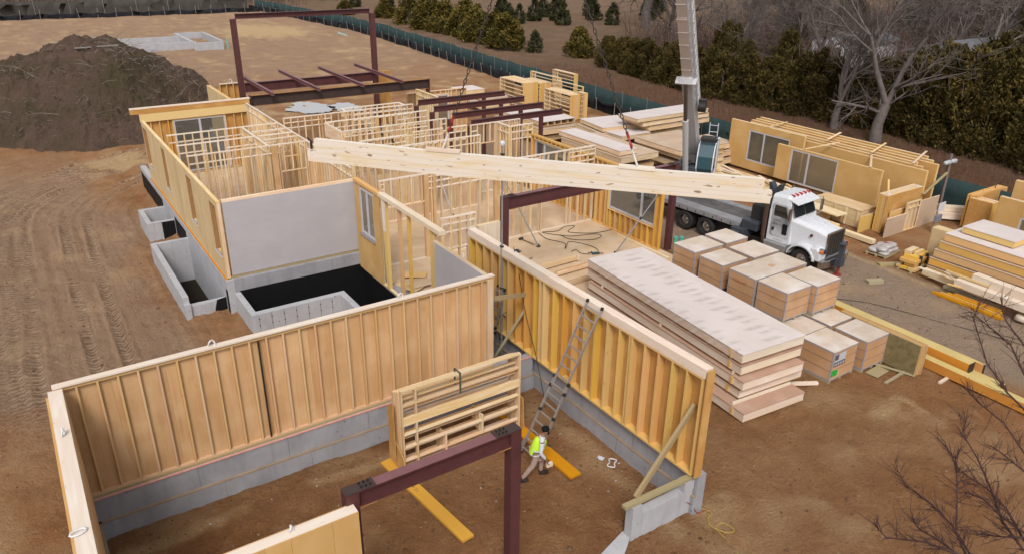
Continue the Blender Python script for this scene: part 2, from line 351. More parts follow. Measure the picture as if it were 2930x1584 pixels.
soil=mixc(t,ramp(t,n2,[(.55,(0,0,0)),(.72,(.7,.7,.7))]),soil,(0.482,0.325,0.192)); n5=tnoise(t,v,4.5,6,.75,.8); soil=mixc(t,ramp(t,n5,[(.30,(.75,.75,.75)),(.43,(0,0,0))]),soil,(0.185,0.099,0.047))
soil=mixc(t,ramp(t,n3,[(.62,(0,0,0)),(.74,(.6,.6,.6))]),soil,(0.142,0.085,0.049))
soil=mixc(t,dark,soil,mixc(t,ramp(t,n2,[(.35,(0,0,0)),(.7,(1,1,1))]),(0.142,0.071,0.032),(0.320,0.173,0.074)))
soil=mixc(t,road,soil,mixc(t,n2,(0.483,0.391,0.317),(0.348,0.270,0.216)))
# tyre tracks: pale cleat marks along bands that follow the tracks
sx=N(t,'ShaderNodeSeparateXYZ'); t.links.new(v,sx.inputs[0]); X_,Y_=sx.outputs[0],sx.outputs[1]
dx=math_(t,'SUBTRACT',X_,9.5); dy=math_(t,'MAXIMUM',math_(t,'SUBTRACT',Y_,45),0)
rr=math_(t,'SQRT',math_(t,'ADD',math_(t,'MULTIPLY',dx,dx),math_(t,'MULTIPLY',dy,dy))); u=math_(t,'SUBTRACT',9.5,rr)
vv=math_(t,'ADD',math_(t,'MINIMUM',Y_,45),math_(t,'MULTIPLY',math_(t,'ARCTAN2',dy,math_(t,'MULTIPLY',dx,-1)),rr))
cuv=N(t,'ShaderNodeCombineXYZ'); t.links.new(u,cuv.inputs[0]); t.links.new(vv,cuv.inputs[1])
band=tnoise(t,cuv.outputs[0],1,3,.6,.5,(1.7,.07,1)); fine=tnoise(t,cuv.outputs[0],1,5,.7,.6,(3.4,.3,1))
cleat=math_(t,'SINE',math_(t,'MULTIPLY',math_(t,'ADD',vv,math_(t,'MULTIPLY_ADD',n3,.12,math_(t,'MULTIPLY',u,.6))),21)); cleat=math_(t,'MULTIPLY',math_(t,'GREATER_THAN',cleat,.1),ramp(t,n2,[(.42,(0,0,0)),(.56,(1,1,1))]))
def mr(x,a,b_):
    n=N(t,'ShaderNodeMapRange'); n.interpolation_type='SMOOTHSTEP'; n.inputs[1].default_value=a; n.inputs[2].default_value=b_; t.links.new(x,n.inputs[0]); return n.outputs[0]
mask=math_(t,'MULTIPLY',math_(t,'MULTIPLY',mr(X_,7.5,4.3),mr(Y_,20,27)),math_(t,'MULTIPLY',mr(Y_,66,56),mr(X_,-9,-5)))
mask=math_(t,'MULTIPLY',mask,math_(t,'SUBTRACT',1,math_(t,'MULTIPLY',sand,.6)))
soil=mixc(t,math_(t,'MULTIPLY',math_(t,'MULTIPLY',mask,.4),ramp(t,fine,[(.42,(0,0,0)),(.66,(.6,.6,.6))])),soil,(0.241,0.149,0.092))
at2=N(t,'ShaderNodeVertexColor'); at2.layer_name='track'; s2=N(t,'ShaderNodeSeparateColor'); t.links.new(at2.outputs['Color'],s2.inputs[0])
soil=mixc(t,math_(t,'MULTIPLY',s2.outputs[1],.75),soil,(.20,.122,.076)); soil=mixc(t,math_(t,'MULTIPLY',s2.outputs[2],.6),soil,(.54,.40,.29)); soil=mixc(t,math_(t,'MULTIPLY',s2.outputs[0],.8),soil,(.62,.49,.38))
soil=mixc(t,math_(t,'MULTIPLY',math_(t,'MULTIPLY',mask,0),math_(t,'MULTIPLY',ramp(t,band,[(.52,(0,0,0)),(.6,(.75,.75,.75))]),math_(t,'MULTIPLY_ADD',cleat,.7,.3))),soil,(0.482,0.358,0.250))
soil=mixc(t,math_(t,'MULTIPLY',sand,ramp(t,n3,[(.3,(.6,.6,.6)),(.5,(1,1,1))])),soil,(0.616,0.470,0.287))
gr=mixc(t,n2,(.215,.155,.105),(.165,.12,.075)); gr=mixc(t,ramp(t,n1,[(.45,(0,0,0)),(.6,(1,1,1))]),gr,(.25,.165,.13))
gr=mixc(t,dark,gr,mixc(t,ramp(t,n5,[(.3,(0,0,0)),(.7,(1,1,1))]),(0.071,0.040,0.027),(0.234,0.125,0.078)))
soil=mixc(t,grass,soil,gr)
vo=N(t,'ShaderNodeTexVoronoi'); vo.inputs['Scale'].default_value=2.6; t.links.new(v,vo.inputs['Vector'])
soil=mixc(t,ramp(t,vo.outputs['Distance'],[(0,(1,1,1)),(.035,(.9,.9,.9)),(.05,(0,0,0))]),soil,(.5,.45,.39))
n6=tnoise(t,v,16,5,.75,.6); soil=mixc(t,ramp(t,n6,[(.33,(.55,.55,.55)),(.46,(0,0,0))]),soil,(.15,.085,.045)); soil=mixc(t,ramp(t,n6,[(.58,(0,0,0)),(.72,(.4,.4,.4))]),soil,(.50,.37,.25))
soil=mixc(t,1.0,soil,(.80,.72,.635),"MULTIPLY")
t.links.new(soil,b.inputs['Base Color'])
hh=math_(t,'ADD',math_(t,'MULTIPLY',n3,.6),math_(t,'MULTIPLY',n4,.35)); hh=math_(t,'ADD',hh,math_(t,'MULTIPLY',n2,.8))
hh=math_(t,'ADD',hh,math_(t,'MULTIPLY',math_(t,'MULTIPLY',mask,.25),math_(t,'ADD',math_(t,'MULTIPLY',fine,1.6),math_(t,'MULTIPLY',math_(t,'MULTIPLY',cleat,.25),ramp(t,band,[(.5,(0,0,0)),(.6,(1,1,1))])))))
bump(t,b,math_(t,'ADD',hh,math_(t,'MULTIPLY',math_(t,'ADD',n5,math_(t,'MULTIPLY',n6,.6)),.9)),1.0,.14)
me.materials.append(GM); g=bpy.data.objects.new('ground',me); COL.objects.link(g); ST(g)
# dirt mound (terrain)
mv=[];mf=[];NX,NY=190,170
for j in range(NY+1):
    for i in range(NX+1):
        x=-22+46*i/NX; y=55+42*j/NY
        ex=(x-6.5)/(11.5 if x>6.5 else 11); ey=(y-74)/(13.5 if y<74 else 12); r=math.hypot(ex,ey)+.13*fb(x,y,.09,3)
        h=6.1*(1-max(0,r)**1.75) if r<1 else -(r-1)*4
        h+=(1.05*fb(x,y,.2,5)+.5*fb(x,y,.7,4)+.26*fb(x,y,2.2,3))*sm(1.08,.85,r)
        mv.append((x,y,min(h,9)-.4))
for j in range(NY):
    for i in range(NX):
        q_=[j*(NX+1)+i,j*(NX+1)+i+1,(j+1)*(NX+1)+i+1,(j+1)*(NX+1)+i]
        if max(mv[k][2] for k in q_)>-.9: mf.append(q_)
me=bpy.data.meshes.new('dirt_mound'); me.from_pydata(mv,[],mf); me.update()
MM,t,b=mat('mound_soil',.95,0,.1); tc=N(t,'ShaderNodeTexCoord'); v=tc.outputs['Object']; n1=tnoise(t,v,.16,4,.6,.4); n2=tnoise(t,v,1.5,6,.75,.4); n3=tnoise(t,v,7,4,.7)
c=mixc(t,n2,(.066,.040,.029),(.19,.125,.095)); c=mixc(t,ramp(t,n1,[(.45,(0,0,0)),(.65,(.75,.75,.75))]),c,mixc(t,n3,(.045,.04,.02),(.085,.075,.035))); c=mixc(t,ramp(t,n3,[(.62,(0,0,0)),(.74,(.6,.6,.6))]),c,(.19,.145,.12))
t.links.new(c,b.inputs['Base Color']); bump(t,b,math_(t,'ADD',n2,n3),1,.35); me.materials.append(MM)
MOUND=bpy.data.objects.new('dirt_mound',me); COL.objects.link(MOUND); ST(MOUND)
def mound_h(x,y):
    i=int((x+22)/46*NX); j=int((y-55)/42*NY); i=max(0,min(NX,i)); j=max(0,min(NY,j)); return mv[j*(NX+1)+i][2]
sb=MB(5)
for k in range(2600):
    x=rnd.uniform(-14,19); y=rnd.uniform(58,92); z=mound_h(x,y)
    if z<.1: continue
    L=rnd.uniform(.3,1.3) if rnd.random()<.9 else rnd.uniform(1.5,2.6); a_=rnd.uniform(0,6.3); e_=rnd.uniform(-.15,.55); p=Vector((x,y,z+.02)); q_=p+Vector((math.cos(a_)*math.cos(e_),math.sin(a_)*math.cos(e_),math.sin(e_)))*L
    mid=(p+q_)/2+Vector((rnd.uniform(-.1,.1),rnd.uniform(-.1,.1),rnd.uniform(0,.12)))*L
    sb.tube([p,mid,q_],[.018,.014,.008],3,False)
TW=plain('dead_twigs',(.31,.255,.215),.9,0,.1,.5,4); o=O('brushwood',sb,TW); T(o,'tangle of dead roots and twigs sticking out of the dark dirt mound','brushwood'); o['kind']='stuff'
def board(name,label,cat,a,b_,w,h,mt,group=None):
    a=Vector(a); b_=Vector(b_); mb=MB(int(a.x*97+a.y*31)); mb.bar((0,0,0),b_-a,w,h); return one(name,label,cat,mb,mt,a,0,group)
board('plank','grey weathered plank lying across the top of the dark dirt mound','plank',(5.3,70.5,mound_h(5.3,70.5)+.25),(8.5,71.2,mound_h(8.5,71.2)+.3),.2,.06,plain('grey_plank',(.33,.32,.30),.8,0,.1,.3,4))
# sandy heap by the far wing
mb=MB(3); hv=[]
for j in range(25):
    for i in range(25):
        x=-3.6+7.2*i/24; y=-3+6*j/24; r=math.hypot(x/3.5,y/2.9)+.1*fb(x,y,.6); hv.append((x,y,max(-.5,1.9*(1-max(0,r)**1.3)+.12*fb(x,y,1.6))))
mh=bpy.data.meshes.new('sand_heap'); mh.from_pydata(hv,[],[(j*25+i,j*25+i+1,j*25+i+26,j*25+i+25) for j in range(24) for i in range(24)]); mh.update()
SANDM=plain('heap_sand',(.40,.27,.175),.95,0,.1,.4,1.5); mh.materials.append(SANDM); o=bpy.data.objects.new('sand_heap',mh); COL.objects.link(o); o.location=(16.2,70,-.3); ST(o)
# puddle water
WT,t,b=mat('muddy_water',.08,0,.6); b.inputs['Base Color'].default_value=(.30,.28,.28,1)
def blob(cx,cy,rx,ry,seed,n=90):
    p=[]
    for k in range(n):
        an=6.2832*k/n; q_=1+.45*noise.noise(Vector((math.cos(an)*1.6+seed,math.sin(an)*1.6,seed)))+.3*noise.noise(Vector((math.cos(an)*5+seed,math.sin(an)*5,seed))); p.append((cx+math.cos(an)*rx*q_,cy+math.sin(an)*ry*q_))
    return p
mb=MB(); 
for q_ in (blob(22.3,66.4,1.9,2.4,1.3),blob(25.2,64.8,1.3,1.9,4.2)): mb.face([(x,y,-.17) for x,y in q_])
ST(O('puddle_water',mb,WT))
# ---------------------------------------------------------------- foundations
def fwall(name,label,boxes,mats=CON,loc=None,cat='foundation wall'):
    x0=min(b_[0] for b_ in boxes); y0=min(b_[2] for b_ in boxes); mb=MB(int(x0*7+y0*3))
    for b_ in boxes: mb.box(b_[0]-x0,b_[1]-x0,b_[2]-y0,b_[3]-y0,b_[4],b_[5])
    return one(name,label,cat,mb,mats,(x0,y0,0))
TAN=plain('tan_stained_ledge',(.36,.27,.19),.9,0,.1,.3,2)
def room_found(name,label,x0,x1,y0,y1,inn):
    # inn: side that faces the front room: 'S' or 'W' or 'E'
    r=E(name,label,'foundation wall',(x0,y0,0)); mb=MB(2); mb.box(0,x1-x0,0,y1-y0,-.5,1.0)
    O('stem_wall',mb,CON,r); e=.09; mb=MB(4); m2=MB(5); m3=MB(6); dx,dy=x1-x0,y1-y0
    if inn=='S': mb.box(0,dx,-e,-.002,-.5,.31); m2.box(0,dx,-e-.004,-.002,.31,.35); m3.box(0,dx,-.025,.04,1.0,1.025)
    if inn=='W': mb.box(-e,-.002,0,dy,-.5,.31); m2.box(-e-.004,-.002,0,dy,.31,.35); m3.box(-.025,.04,0,dy,1.0,1.025)
    if inn=='E': mb.box(dx+.002,dx+e,0,dy,-.5,.31); m2.box(dx+.002,dx+e+.004,0,dy,.31,.35); m3.box(dx-.04,dx+.035,0,dy,1.0,1.035)
    O('footing_course',mb,CON,r); O('stained_ledge',m2,TAN,r); O('sill_foam',m3,PINK,r)
    jm=MB(7)
    n=int(max(dx,dy)/2.5)
    for k in range(1,n):
        s=k*2.44+.1
        if inn=='S': jm.box(s,s+.012,-.004,0,.36,.98); jm.box(s+.6,s+.61,-e-.004,-e,-.3,.3)
        if inn=='W': jm.box(-.004,0,s,s+.012,.36,.98); jm.box(-e-.004,-e,s+.6,s+.61,-.3,.3)
    if jm.v: O('form_joint',jm,plain('joint_dark',(.2,.2,.215),.9,0,.1,.2,3),r)
    return r
room_found('foundation_wall','long blue-grey concrete foundation wall under the plywood backed long stud wall',-.45,13.0,18.12,18.42,'S')
room_found('foundation_wall','concrete foundation wall under the golden stud wall with the ladder',13.12,13.42,10.6,22.4,'W')
room_found('foundation_wall','concrete foundation wall under the left wall of the front room',-.72,-.42,4,18.1,'E')
fwall('low_foundation_wall','low concrete stub wall with a timber sill between the front room and the open dirt',[(10.95,11.25,10.72,10.98,-.5,.86),(11.25,13.1,10.72,10.98,-.5,.55),(12.75,13.1,10.70,10.98,.55,.86)],CONP)
mb=MB(9); mb.bar((0,0,0),(2.6,-.06,0),.16,.09); one('sill_timber','greenish timber sill lying on the low concrete stub wall','timber',mb,WR,(10.72,10.84,.93))
mb=MB(9); mb.box(0,2.1,0,.1,0,.02); one('sill_foam','pink foam strip under the timber sill of the stub wall','foam strip',mb,PINK,(10.95,10.8,.862))
mb=MB(9); mb.prism([(11.3,11.0),(10.95,11.05),(8.6,10.3),(8.2,9.2),(9.3,9.6)],-.32,-.13,'z'); ST(O('footing_path',mb,CONP))
# left wing foundation with window wells
r=E('wing_foundation','tall concrete foundation under the yellow left wing wall','foundation wall',(5.88,29.9,0)); mb=MB(3); mb.box(0,.3,0,20,-2.4,.93); O('stem_wall',mb,CONP,r)
for a_,b_,z_ in ((7.7,10.35,.62),(13.4,20,.62),(-.0,.35,.5)): mb=MB(4); mb.box(-.006,-.001,a_,b_,-1.5,z_); O('waterproofing',mb,BLK,r)
mb=MB(4); mb.box(.3,6.1,0,.3,-2.6,.93); O('return_wall',mb,CON,r); mb=MB(4); mb.box(.46,5.975,-.006,-.001,-2.6,.40); O('waterproofing',mb,BLK,r)
fwall('window_well','small concrete window well farther back against the left wing',[(4.55,4.8,40.43,43.05,-2.2,.35),(4.8,5.88,42.8,43.05,-2.2,.35),(4.8,5.88,40.43,40.68,-2.2,.35)],CONP)
mb=MB(4); mb.box(0,.62,-.006,0,-.9,.33); one('waterproofing_patch','black waterproofing patch on the side of the small window well','waterproofing patch',mb,BLK,(5.25,40.424,0))
fwall('window_well','long concrete window well with a cut-down front corner beside the left wing',[(4.2,4.44,30.55,37.52,-2.2,.35),(4.44,5.88,37.28,37.52,-2.2,.35),(4.2,4.44,30.3,30.55,-2.2,.1),(4.44,5.88,30.42,30.7,-2.2,-.05)],CONP)
mb=MB(4); mb.prism([(0,-.9),(.5,-.9),(.5,.05),(.12,.0),(.0,-.4)],-.006,0,'y'); one('waterproofing_patch','black waterproofing patch on the front end of the long window well','waterproofing patch',mb,BLK,(5.38,30.414,0))
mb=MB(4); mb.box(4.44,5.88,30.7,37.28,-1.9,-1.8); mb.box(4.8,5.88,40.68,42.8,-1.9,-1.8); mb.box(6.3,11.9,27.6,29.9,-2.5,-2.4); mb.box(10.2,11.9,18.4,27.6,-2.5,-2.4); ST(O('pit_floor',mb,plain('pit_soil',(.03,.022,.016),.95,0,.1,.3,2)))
r=E('retaining_wall','L-shaped pale concrete retaining wall round the black basement pit','retaining wall',(5.95,18.45,0))
mb=MB(5); mb.box(.18,.42,9.0,11.7,-2.4,.35); mb.box(.42,4.1,9.0,9.3,-2.4,.35); mb.box(3.85,4.1,0,9.0,-2.4,.35); O('concrete_wall',mb,CONP,r)
for q_ in ((.42,.426,9.35,11.4),(.43,4.1,9.3,9.306),(4.1,4.106,0,9.35)): mb=MB(5); mb.box(*q_,-2.4,.30); O('waterproofing',mb,BLK,r)
mb=MB(6)
for k in range(7): mb.box(.45+k*.5,.458+k*.5,8.994,9.0,-.4,.3); [mb.box(.435+k*.5,.475+k*.5,8.99,9.0,z,z+.04) for z in (-.15,.12)]
O('form_tie_marks',mb,INKD,r)
fwall('basement_wall','black coated basement wall with a grey concrete top below the tall window wall',[(11.86,12.2,18.5,29.9,-2.5,.26)],CON)
mb=MB(4); mb.box(0,.006,0,11.62,-2.5,.10); one('waterproofing_sheet','black waterproofing on the right side of the basement pit','waterproofing',mb,BLK,(11.852,18.5,0))
mb=MB(4); mb.box(0,.42,0,5.4,0,.012); one('flashing_strip','shiny silver flashing strip along the edge of the plywood deck','flashing strip',mb,ALU,(12.02,21.9,.262))
fwall('deck_foundation','concrete foundation wall below the right side of the deck',[(24.6,24.9,22.3,58,-.5,.0),(13.5,24.6,22.1,22.38,-.5,.0)],CON)
fwall('deck_foundation','concrete foundation wall below the far end of the house',[(12.5,24.6,44.4,44.6,-.5,.0),(11.9,12.1,49.3,58,-.5,.9),(24.9,30,57.8,58.1,-.5,.9)],CON)
mb=MB(6); mb.box(12.22,24.85,22.1,44.6,0,.25); mb.box(6.18,12.2,30.2,49,0,.25); mb.box(23.5,24.85,44.6,57.8,0,.25); ST(O('floor_deck',mb,PLYF))
# ---------------------------------------------------------------- prefab walls
def wall(label,p0,p1,z0=.25,z1=4.3,t=.12,wm=WL,sp=.41,sheath=None,smat=None,openings=(),block=(.45,),group=None,st=.05,plate=.05,dblplate=False,sz=None,name='stud_wall',cat='stud wall',skip=(),tall=(),pm=None,blocks_every=1,spans=None):
    x0,y0=p0; x1,y1=p1; L=math.hypot(x1-x0,y1-y0); a_=math.atan2(y1-y0,x1-x0); H=z1-z0
    r=E(name,label,cat,(x0,y0,z0),a_,group); pm=pm or (WP if group else wm)
    piece('bottom_plate',r,0,0,0,L,t,plate,pm); tp=plate*(2 if dblplate else 1); piece('top_plate',r,-.0,-.0,H-tp,L,t,tp,pm)
    n=max(2,round(L/sp)); xs_=[min(L-st,i*L/n) for i in range(n+1)]; xs_[-1]=L-st
    for (a,b,zl,zh) in openings: xs_+= [a-st,b]
    xs_=sorted(xs_); prev=-9; cl=[]
    for x in xs_:
        if x-prev<.06 and prev>-1: continue
        prev=x; op=[o for o in openings if o[0]-.001<=x<o[1]-.001]
        if any(s[0]<x<s[1] for s in skip): continue
        if not op: piece('stud',r,x,.002,plate,st,t-.004,H-tp-plate,wm); cl.append(x)
        else:
            o=op[0]
            if o[2]>plate+.1: piece('cripple_stud',r,x,.002,plate,st,t-.004,o[2]-plate-.04,wm)
            if o[3]<H-tp-.12: piece('cripple_stud',r,x,.002,o[3]+.04,st,t-.004,H-tp-o[3]-.04,wm)
    for (a,b,zl,zh) in openings:
        if zl>plate+.05: piece('sill_plate',r,a,.001,zl-.04,b-a,t-.002,.04,wm)
        if zh<H-tp-.05: piece('header',r,a,.001,zh,b-a,t-.002,.04,wm)
    for bz in block:
        z=H-bz
        if blocks_every:
            for i in range(len(cl)-1):
                a,b=cl[i]+st,cl[i+1]
                if b-a<.1 or any(o[0]<(a+b)/2<o[1] and o[2]<z<o[3] for o in openings) or b-a>.7: continue
                piece('blocking',r,a,.004,z,b-a,t-.008,.04,pm)
    for x,w in tall: piece('post',r,x,-.01,plate,w,t+.02,H-plate-tp-.002,sheath_post(wm))
    if sheath:
        ty=.02; y=(t+.002 if sheath=='L' else -.002-ty); mb=MB(int(L*10)); cuts=sorted(set([0,L]+[v for o in openings for v in o[:2]]+([] if smat is GRY else [k*1.22 for k in range(1,int(L/1.22)+1)])))
        lo,hi=(sz or (0,H))
        for i in range(len(cuts)-1):
            a,b=cuts[i]+.002,cuts[i+1]-.002
            if b-a<.02: continue
            op=[o for o in openings if o[0]<(a+b)/2<o[1]]
            if not op: mb.box(a,b,y,y+ty,lo,hi)
            else:
                o=op[0]
                if o[2]>lo+.02: mb.box(a,b,y,y+ty,lo,o[2])
                if o[3]<hi-.02: mb.box(a,b,y,y+ty,o[3],hi)
        O('sheathing',mb,smat,r)
    return r
def sheath_post(m): return PLY if m is WL else m
def window(r,a,b,y,zl,zh,fm=WHT2,mull=(.5,),fr=.09,d=.09,transom=(),g=GLS):
    mb=MB(3); mb.box(a,b,y,y+d,zl,zl+fr); mb.box(a,b,y,y+d,zh-fr,zh); mb.box(a,a+fr,y,y+d,zl+fr,zh-fr); mb.box(b-fr,b,y,y+d,zl+fr,zh-fr)
    for m_ in mull: x=a+(b-a)*m_; mb.box(x-fr*.7,x+fr*.7,y+.003,y+d-.003,zl+fr,zh-fr)
    for m_ in transom: z=zl+(zh-zl)*m_; mb.box(a+fr,b-fr,y+.004,y+d-.004,z-.04,z+.04)
    f=O('window',mb,fm,r); mb=MB(4); mb.box(a+fr,b-fr,y+d*.4,y+d*.5,zl+fr,zh-fr); O('pane',mb,g,f)
def loop(x,y,z,label,rz=0,s=1,flat=False):
    mb=MB(3); p=[]; s*=.62
    for k in range(11):
        an=6.283*k/10; p.append((math.cos(an)*.13*s,.02*math.sin(an*2),(.17+.17*math.sin(an))*s) if not flat else (math.cos(an)*.22*s,math.sin(an)*.12*s,.03))
    mb.tube(p,.022,5,False); return one('lifting_strap',label,'strap',mb,SLING,(x,y,z),rz,'white lifting straps left on the wall panels')
# front room
fr=wall('long plywood backed stud wall across the front room, dark gap between two of its panels',(-.6,18.24),(11.5,18.24),1.06,4.3,.10,WB,.45,'L',PLY,block=(),dblplate=True,name='prefab_wall',cat='wall panel',plate=.05)
# deep studs of the plywood wall are shallow battens in front of the sheathing
piece('corner_stud',fr,11.86,-.02,.05,.22,.122,3.09,WL); piece('cap_board',fr,-.0,-.06,3.245,12.1,.19,.045,WP)
mb=MB(8); mb.box(4.72,4.76,-.004,.04,.05,3.1); O('panel_gap',mb,BLT,fr)
mb=MB(8); mb.box(0,12.1,-.025,.15,-.075,-.005); O('sill_plate',mb,WR,fr)
lw=E('prefab_wall','left side wall of the front room with mustard foam on its outside','wall panel',(-.40,18.16,1.06),-math.pi/2)
piece('top_plate',lw,0,-.3,3.17,12,.30,.07,WP); piece('bottom_plate',lw,0,-.28,-.05,12,.26,.08,WR)
mb=MB(3); mb.box(0,12,-.30,-.28,0,3.17); O('sheathing',mb,PLY,lw); mb=MB(3); mb.box(0,12,.002,.02,.0,3.16); O('inner_sheathing',mb,PLY,lw)
for k in range(27): piece('stud',lw,k*.44+.1,-.27,.03,.05,.26,3.13,WL)
mb=MB(3); mb.box(.0,12,-.36,-.302,.05,3.10); O('foam_board',mb,INSO,lw)
lad=wall('golden stud wall with open studs that the aluminium ladder leans on',(13.16,10.72),(13.16,22.2),1.03,4.05,.24,WY,.52,'R',PLYO,block=(),name='prefab_wall',cat='wall panel',plate=.06)
# local y points to -x for this wall (direction +y), sheathing is on the east side
piece('rim_beam',lad,-.05,-.03,3.02,11.55,.07+.2,.26,WP)
for s_ in (2.6,4.1,6.9,9.2): piece('stud',lad,s_+.1,.002,.06,.05,.236,2.90,WY)
mb=MB(3); mb.box(-.14,-.10,-.02,.24,0,3.26); O('end_panel',mb,PLYO,lad)
loop(3.0,18.28,4.3,'white strap loop on the top of the long plywood wall nearest its left end'); loop(8.3,18.26,4.3,'white strap loop on the top of the long plywood wall near the pit')
loop(-.55,16.1,4.3,'white strap on the top of the left side wall near the corner',1.3,.9); loop(-.62,12.75,4.3,'white strap lying on the left side wall near the bottom of the photo',.2,1,True)
# bottom foreground wall
fg=wall('short foreground wall with mustard foam boards and a window opening at the bottom edge',(-.42,10.62),(3.75,10.62),1.0,4.3,.24,WL,.5,'R',INSO,openings=((.3,2.9,.9,2.3),),block=(),name='prefab_wall',cat='wall panel',pm=WP,plate=.07)
piece('sheathing_edge',fg,-.01,.245,0,4.19,.02,3.3,PLY)
loop(2.55,10.78,4.3,'small white strap on the top of the short foreground wall',.8,.55)
def txt(name,body,size,mt,parent,loc,rot,label=None,sx=1):
    c=bpy.data.curves.new(name,'FONT'); c.body=body; c.size=size; c.align_x='LEFT'; o=bpy.data.objects.new('t',c); COL.objects.link(o)
    bpy.context.view_layer.update(); me=bpy.data.meshes.new_from_object(o.evaluated_get(bpy.context.evaluated_depsgraph_get())); bpy.data.objects.remove(o); me.name=name
    me.materials.clear(); me.materials.append(mt); o=bpy.data.objects.new(name,me); COL.objects.link(o); o.parent=parent; o.location=loc; o.rotation_euler=rot; o.scale=(sx,1,1); return o
txt('printed_lettering','pueH  L80 (wall)',.14,plain('faded_ink',(.40,.27,.13),.8,0,.1,.2,3),fg,(2.0,-.03,2.72),(math.pi/2,0,0))
# grey walled left wing
gw=wall('stud wall faced with one big grey board above the black pit',(6.2,30.12),(11.86,30.12),.95,4.3,.14,WL,.42,'R',GRY,block=(),name='prefab_wall',cat='wall panel',sz=(.1,3.25),dblplate=True)
mb=MB(3); mb.box(-.1,5.66,-.03,.05,-.03,.08); O('sill_plate',mb,WR,gw)
yw=wall('long pale yellow foam faced wall with four tall narrow window slots',(6.12,30.05),(6.12,46.6),.98,4.3,.14,WL,.42,'L',INS,openings=((.25,1.2,.92,3.05),(4.5,5.5,.92,3.05),(10.3,11.15,.92,3.05),(15.05,16.3,.92,3.05)),block=(),name='prefab_wall',cat='wall panel',dblplate=True,pm=WL)
# slots: reveal and backing in brown with the depth's shade painted in, small sill
for (a,b) in ((.25,1.2),(4.5,5.5),(10.3,11.15),(15.05,16.3)):
    mb=MB(3); mb.box(b-.03,b-.001,-.02,.17,.93,3.05); mb.box(a+.001,a+.03,-.02,.17,.93,3.05); mb.box(a+.03,b-.03,-.02,.0,.93,3.05); O('reveal',mb,plain('slot_shade_brown',(.40,.225,.10),.8,0,.1,.2,3) if 'slot_shade_brown' not in bpy.data.materials else bpy.data.materials['slot_shade_brown'],yw)
    mb=MB(3); mb.box(a-.05,b+.02,.13,.21,.86,.92); O('sill_flashing',mb,WHT2,yw)
mb=MB(3)
for s in (3.1,7.75,9.0,13.2): mb.box(s,s+.012,.16,.165,0,3.2)
O('board_joint',mb,INKD,yw)
mb=MB(3); mb.box(-.02,16.5,.13,.22,-.12,0); O('sill_plate',mb,WO,yw)
fw_=wall('far end wall of the left wing with a raised header beam and wide glass door',(6.3,49.12),(12.6,49.12),.25,4.15,.14,WY,.5,'L',PLYO,openings=((1.75,4.8,.1,3.35),),block=(),name='prefab_wall',cat='wall panel')
window(fw_,1.75,4.8,.02,.1,3.35,mull=(.5,))
piece('header_beam',fw_,-.05,-.06,3.42,6.3,.05,.5,WY); piece('top_beam',fw_,-.5,-.08,3.92,6.9,.3,.28,PLYO); piece('cap_board',fw_,-.5,-.1,4.2,6.95,.34,.05,WP)
G='interior stud walls'
lg=wall('long interior stud wall running from the glass door wall to the grey board wall',(12.42,31.6),(12.42,48.6),.25,4.3,.1,WL,.38,'R',PLY,sz=(0,3.35),block=(.45,),group=G,blocks_every=1)
piece('end_post',lg,-.12,-.03,-.0,.14,.16,4.25,WL)
wall('stud wall closest to the glass door, crossing the left wing',(6.5,42.3),(12.35,42.3),group=G); wall('second stud wall from the glass door, crossing part of the left wing',(6.5,39.85),(10.4,39.85),group=G,openings=((1.4,2.3,0.04,2.1),))
wall('stud wall with a closet opening nearest the grey board wall in the left wing',(6.5,37.6),(12.35,37.6),group=G,openings=((4.4,5.7,.04,2.6),),block=(.45,),tall=((4.0,.3),))
wall('stud wall running lengthwise between the cross walls of the left wing',(10.42,37.7),(10.42,42.25),group=G)
for k,(y,l) in enumerate(((40.85,'farthest of the three short closet walls beside the long interior wall'),(39.8,'middle of the three short closet walls beside the long interior wall'),(38.85,'nearest of the three short closet walls beside the long interior wall'))): wall(l,(10.52,y),(12.35,y),group=G,openings=((.9,1.7,.04,3.0),))
wall('back stud wall behind the dark wet dirt with framed square openings',(12.95,43.2),(21.2,43.2),group=G,openings=((2.9,4.2,.04,2.6),),tall=((2.2,.12),),block=(.32,.62))
wall('lower inner box stud wall behind the back stud wall',(16.8,44.05),(20.7,44.05),z1=4.3,group=G)
wall('short return of the inner stud box at its right end',(20.7,43.3),(20.7,44.05),group=G,sp=.3); wall('short return of the inner stud box at its left end',(16.85,43.3),(16.85,44.0),group=G,sp=.3)
wall('stud wall at the far side of the hall room with pale lintel',(14.7,41.05),(21.1,41.05),group=G,openings=((3.2,4.3,.04,2.7),),tall=((2.95,.25),),block=(.4,.8))
c=wall('short side stud wall with a solid header board joining two hall walls',(14.68,38.6),(14.68,41.0),group=G); piece('header_board',c,-.0,.102,3.3,2.4,.02,.7,WL)
wall('long stud wall along the near side of the hall room',(14.7,38.55),(21.05,38.55),group=G,block=(.35,.75),openings=((5.2,6.0,.04,2.4),))
wall('low stud wall just behind the lifted beam, left piece',(14.8,36.5),(17.5,36.5),z1=4.2,group=G,block=(.4,.8)); wall('short stud wall just behind the lifted beam, right piece by the beam ends',(17.85,36.5),(19.7,36.5),group=G,block=(.35,.8)); wall('stud wall piece standing against the steel column of the nearest roof beam',(20.0,36.45),(21.2,36.45),group=G,block=(.35,.8))
wall('stud wall with a small high window frame below the nearest roof beam',(21.35,36.3),(24.7,36.3),group=G,block=(.4,),openings=((.5,1.6,.04,2.9),(2.0,2.6,1.9,2.9)))
wall('short stud wall turning the corner by the right outer wall',(23.16,35.0),(23.16,36.25),group=G,sp=.3); wall('short cross stud wall ending at the right outer wall',(23.2,34.98),(24.7,34.98),group=G,block=(.4,.8),sp=.35)
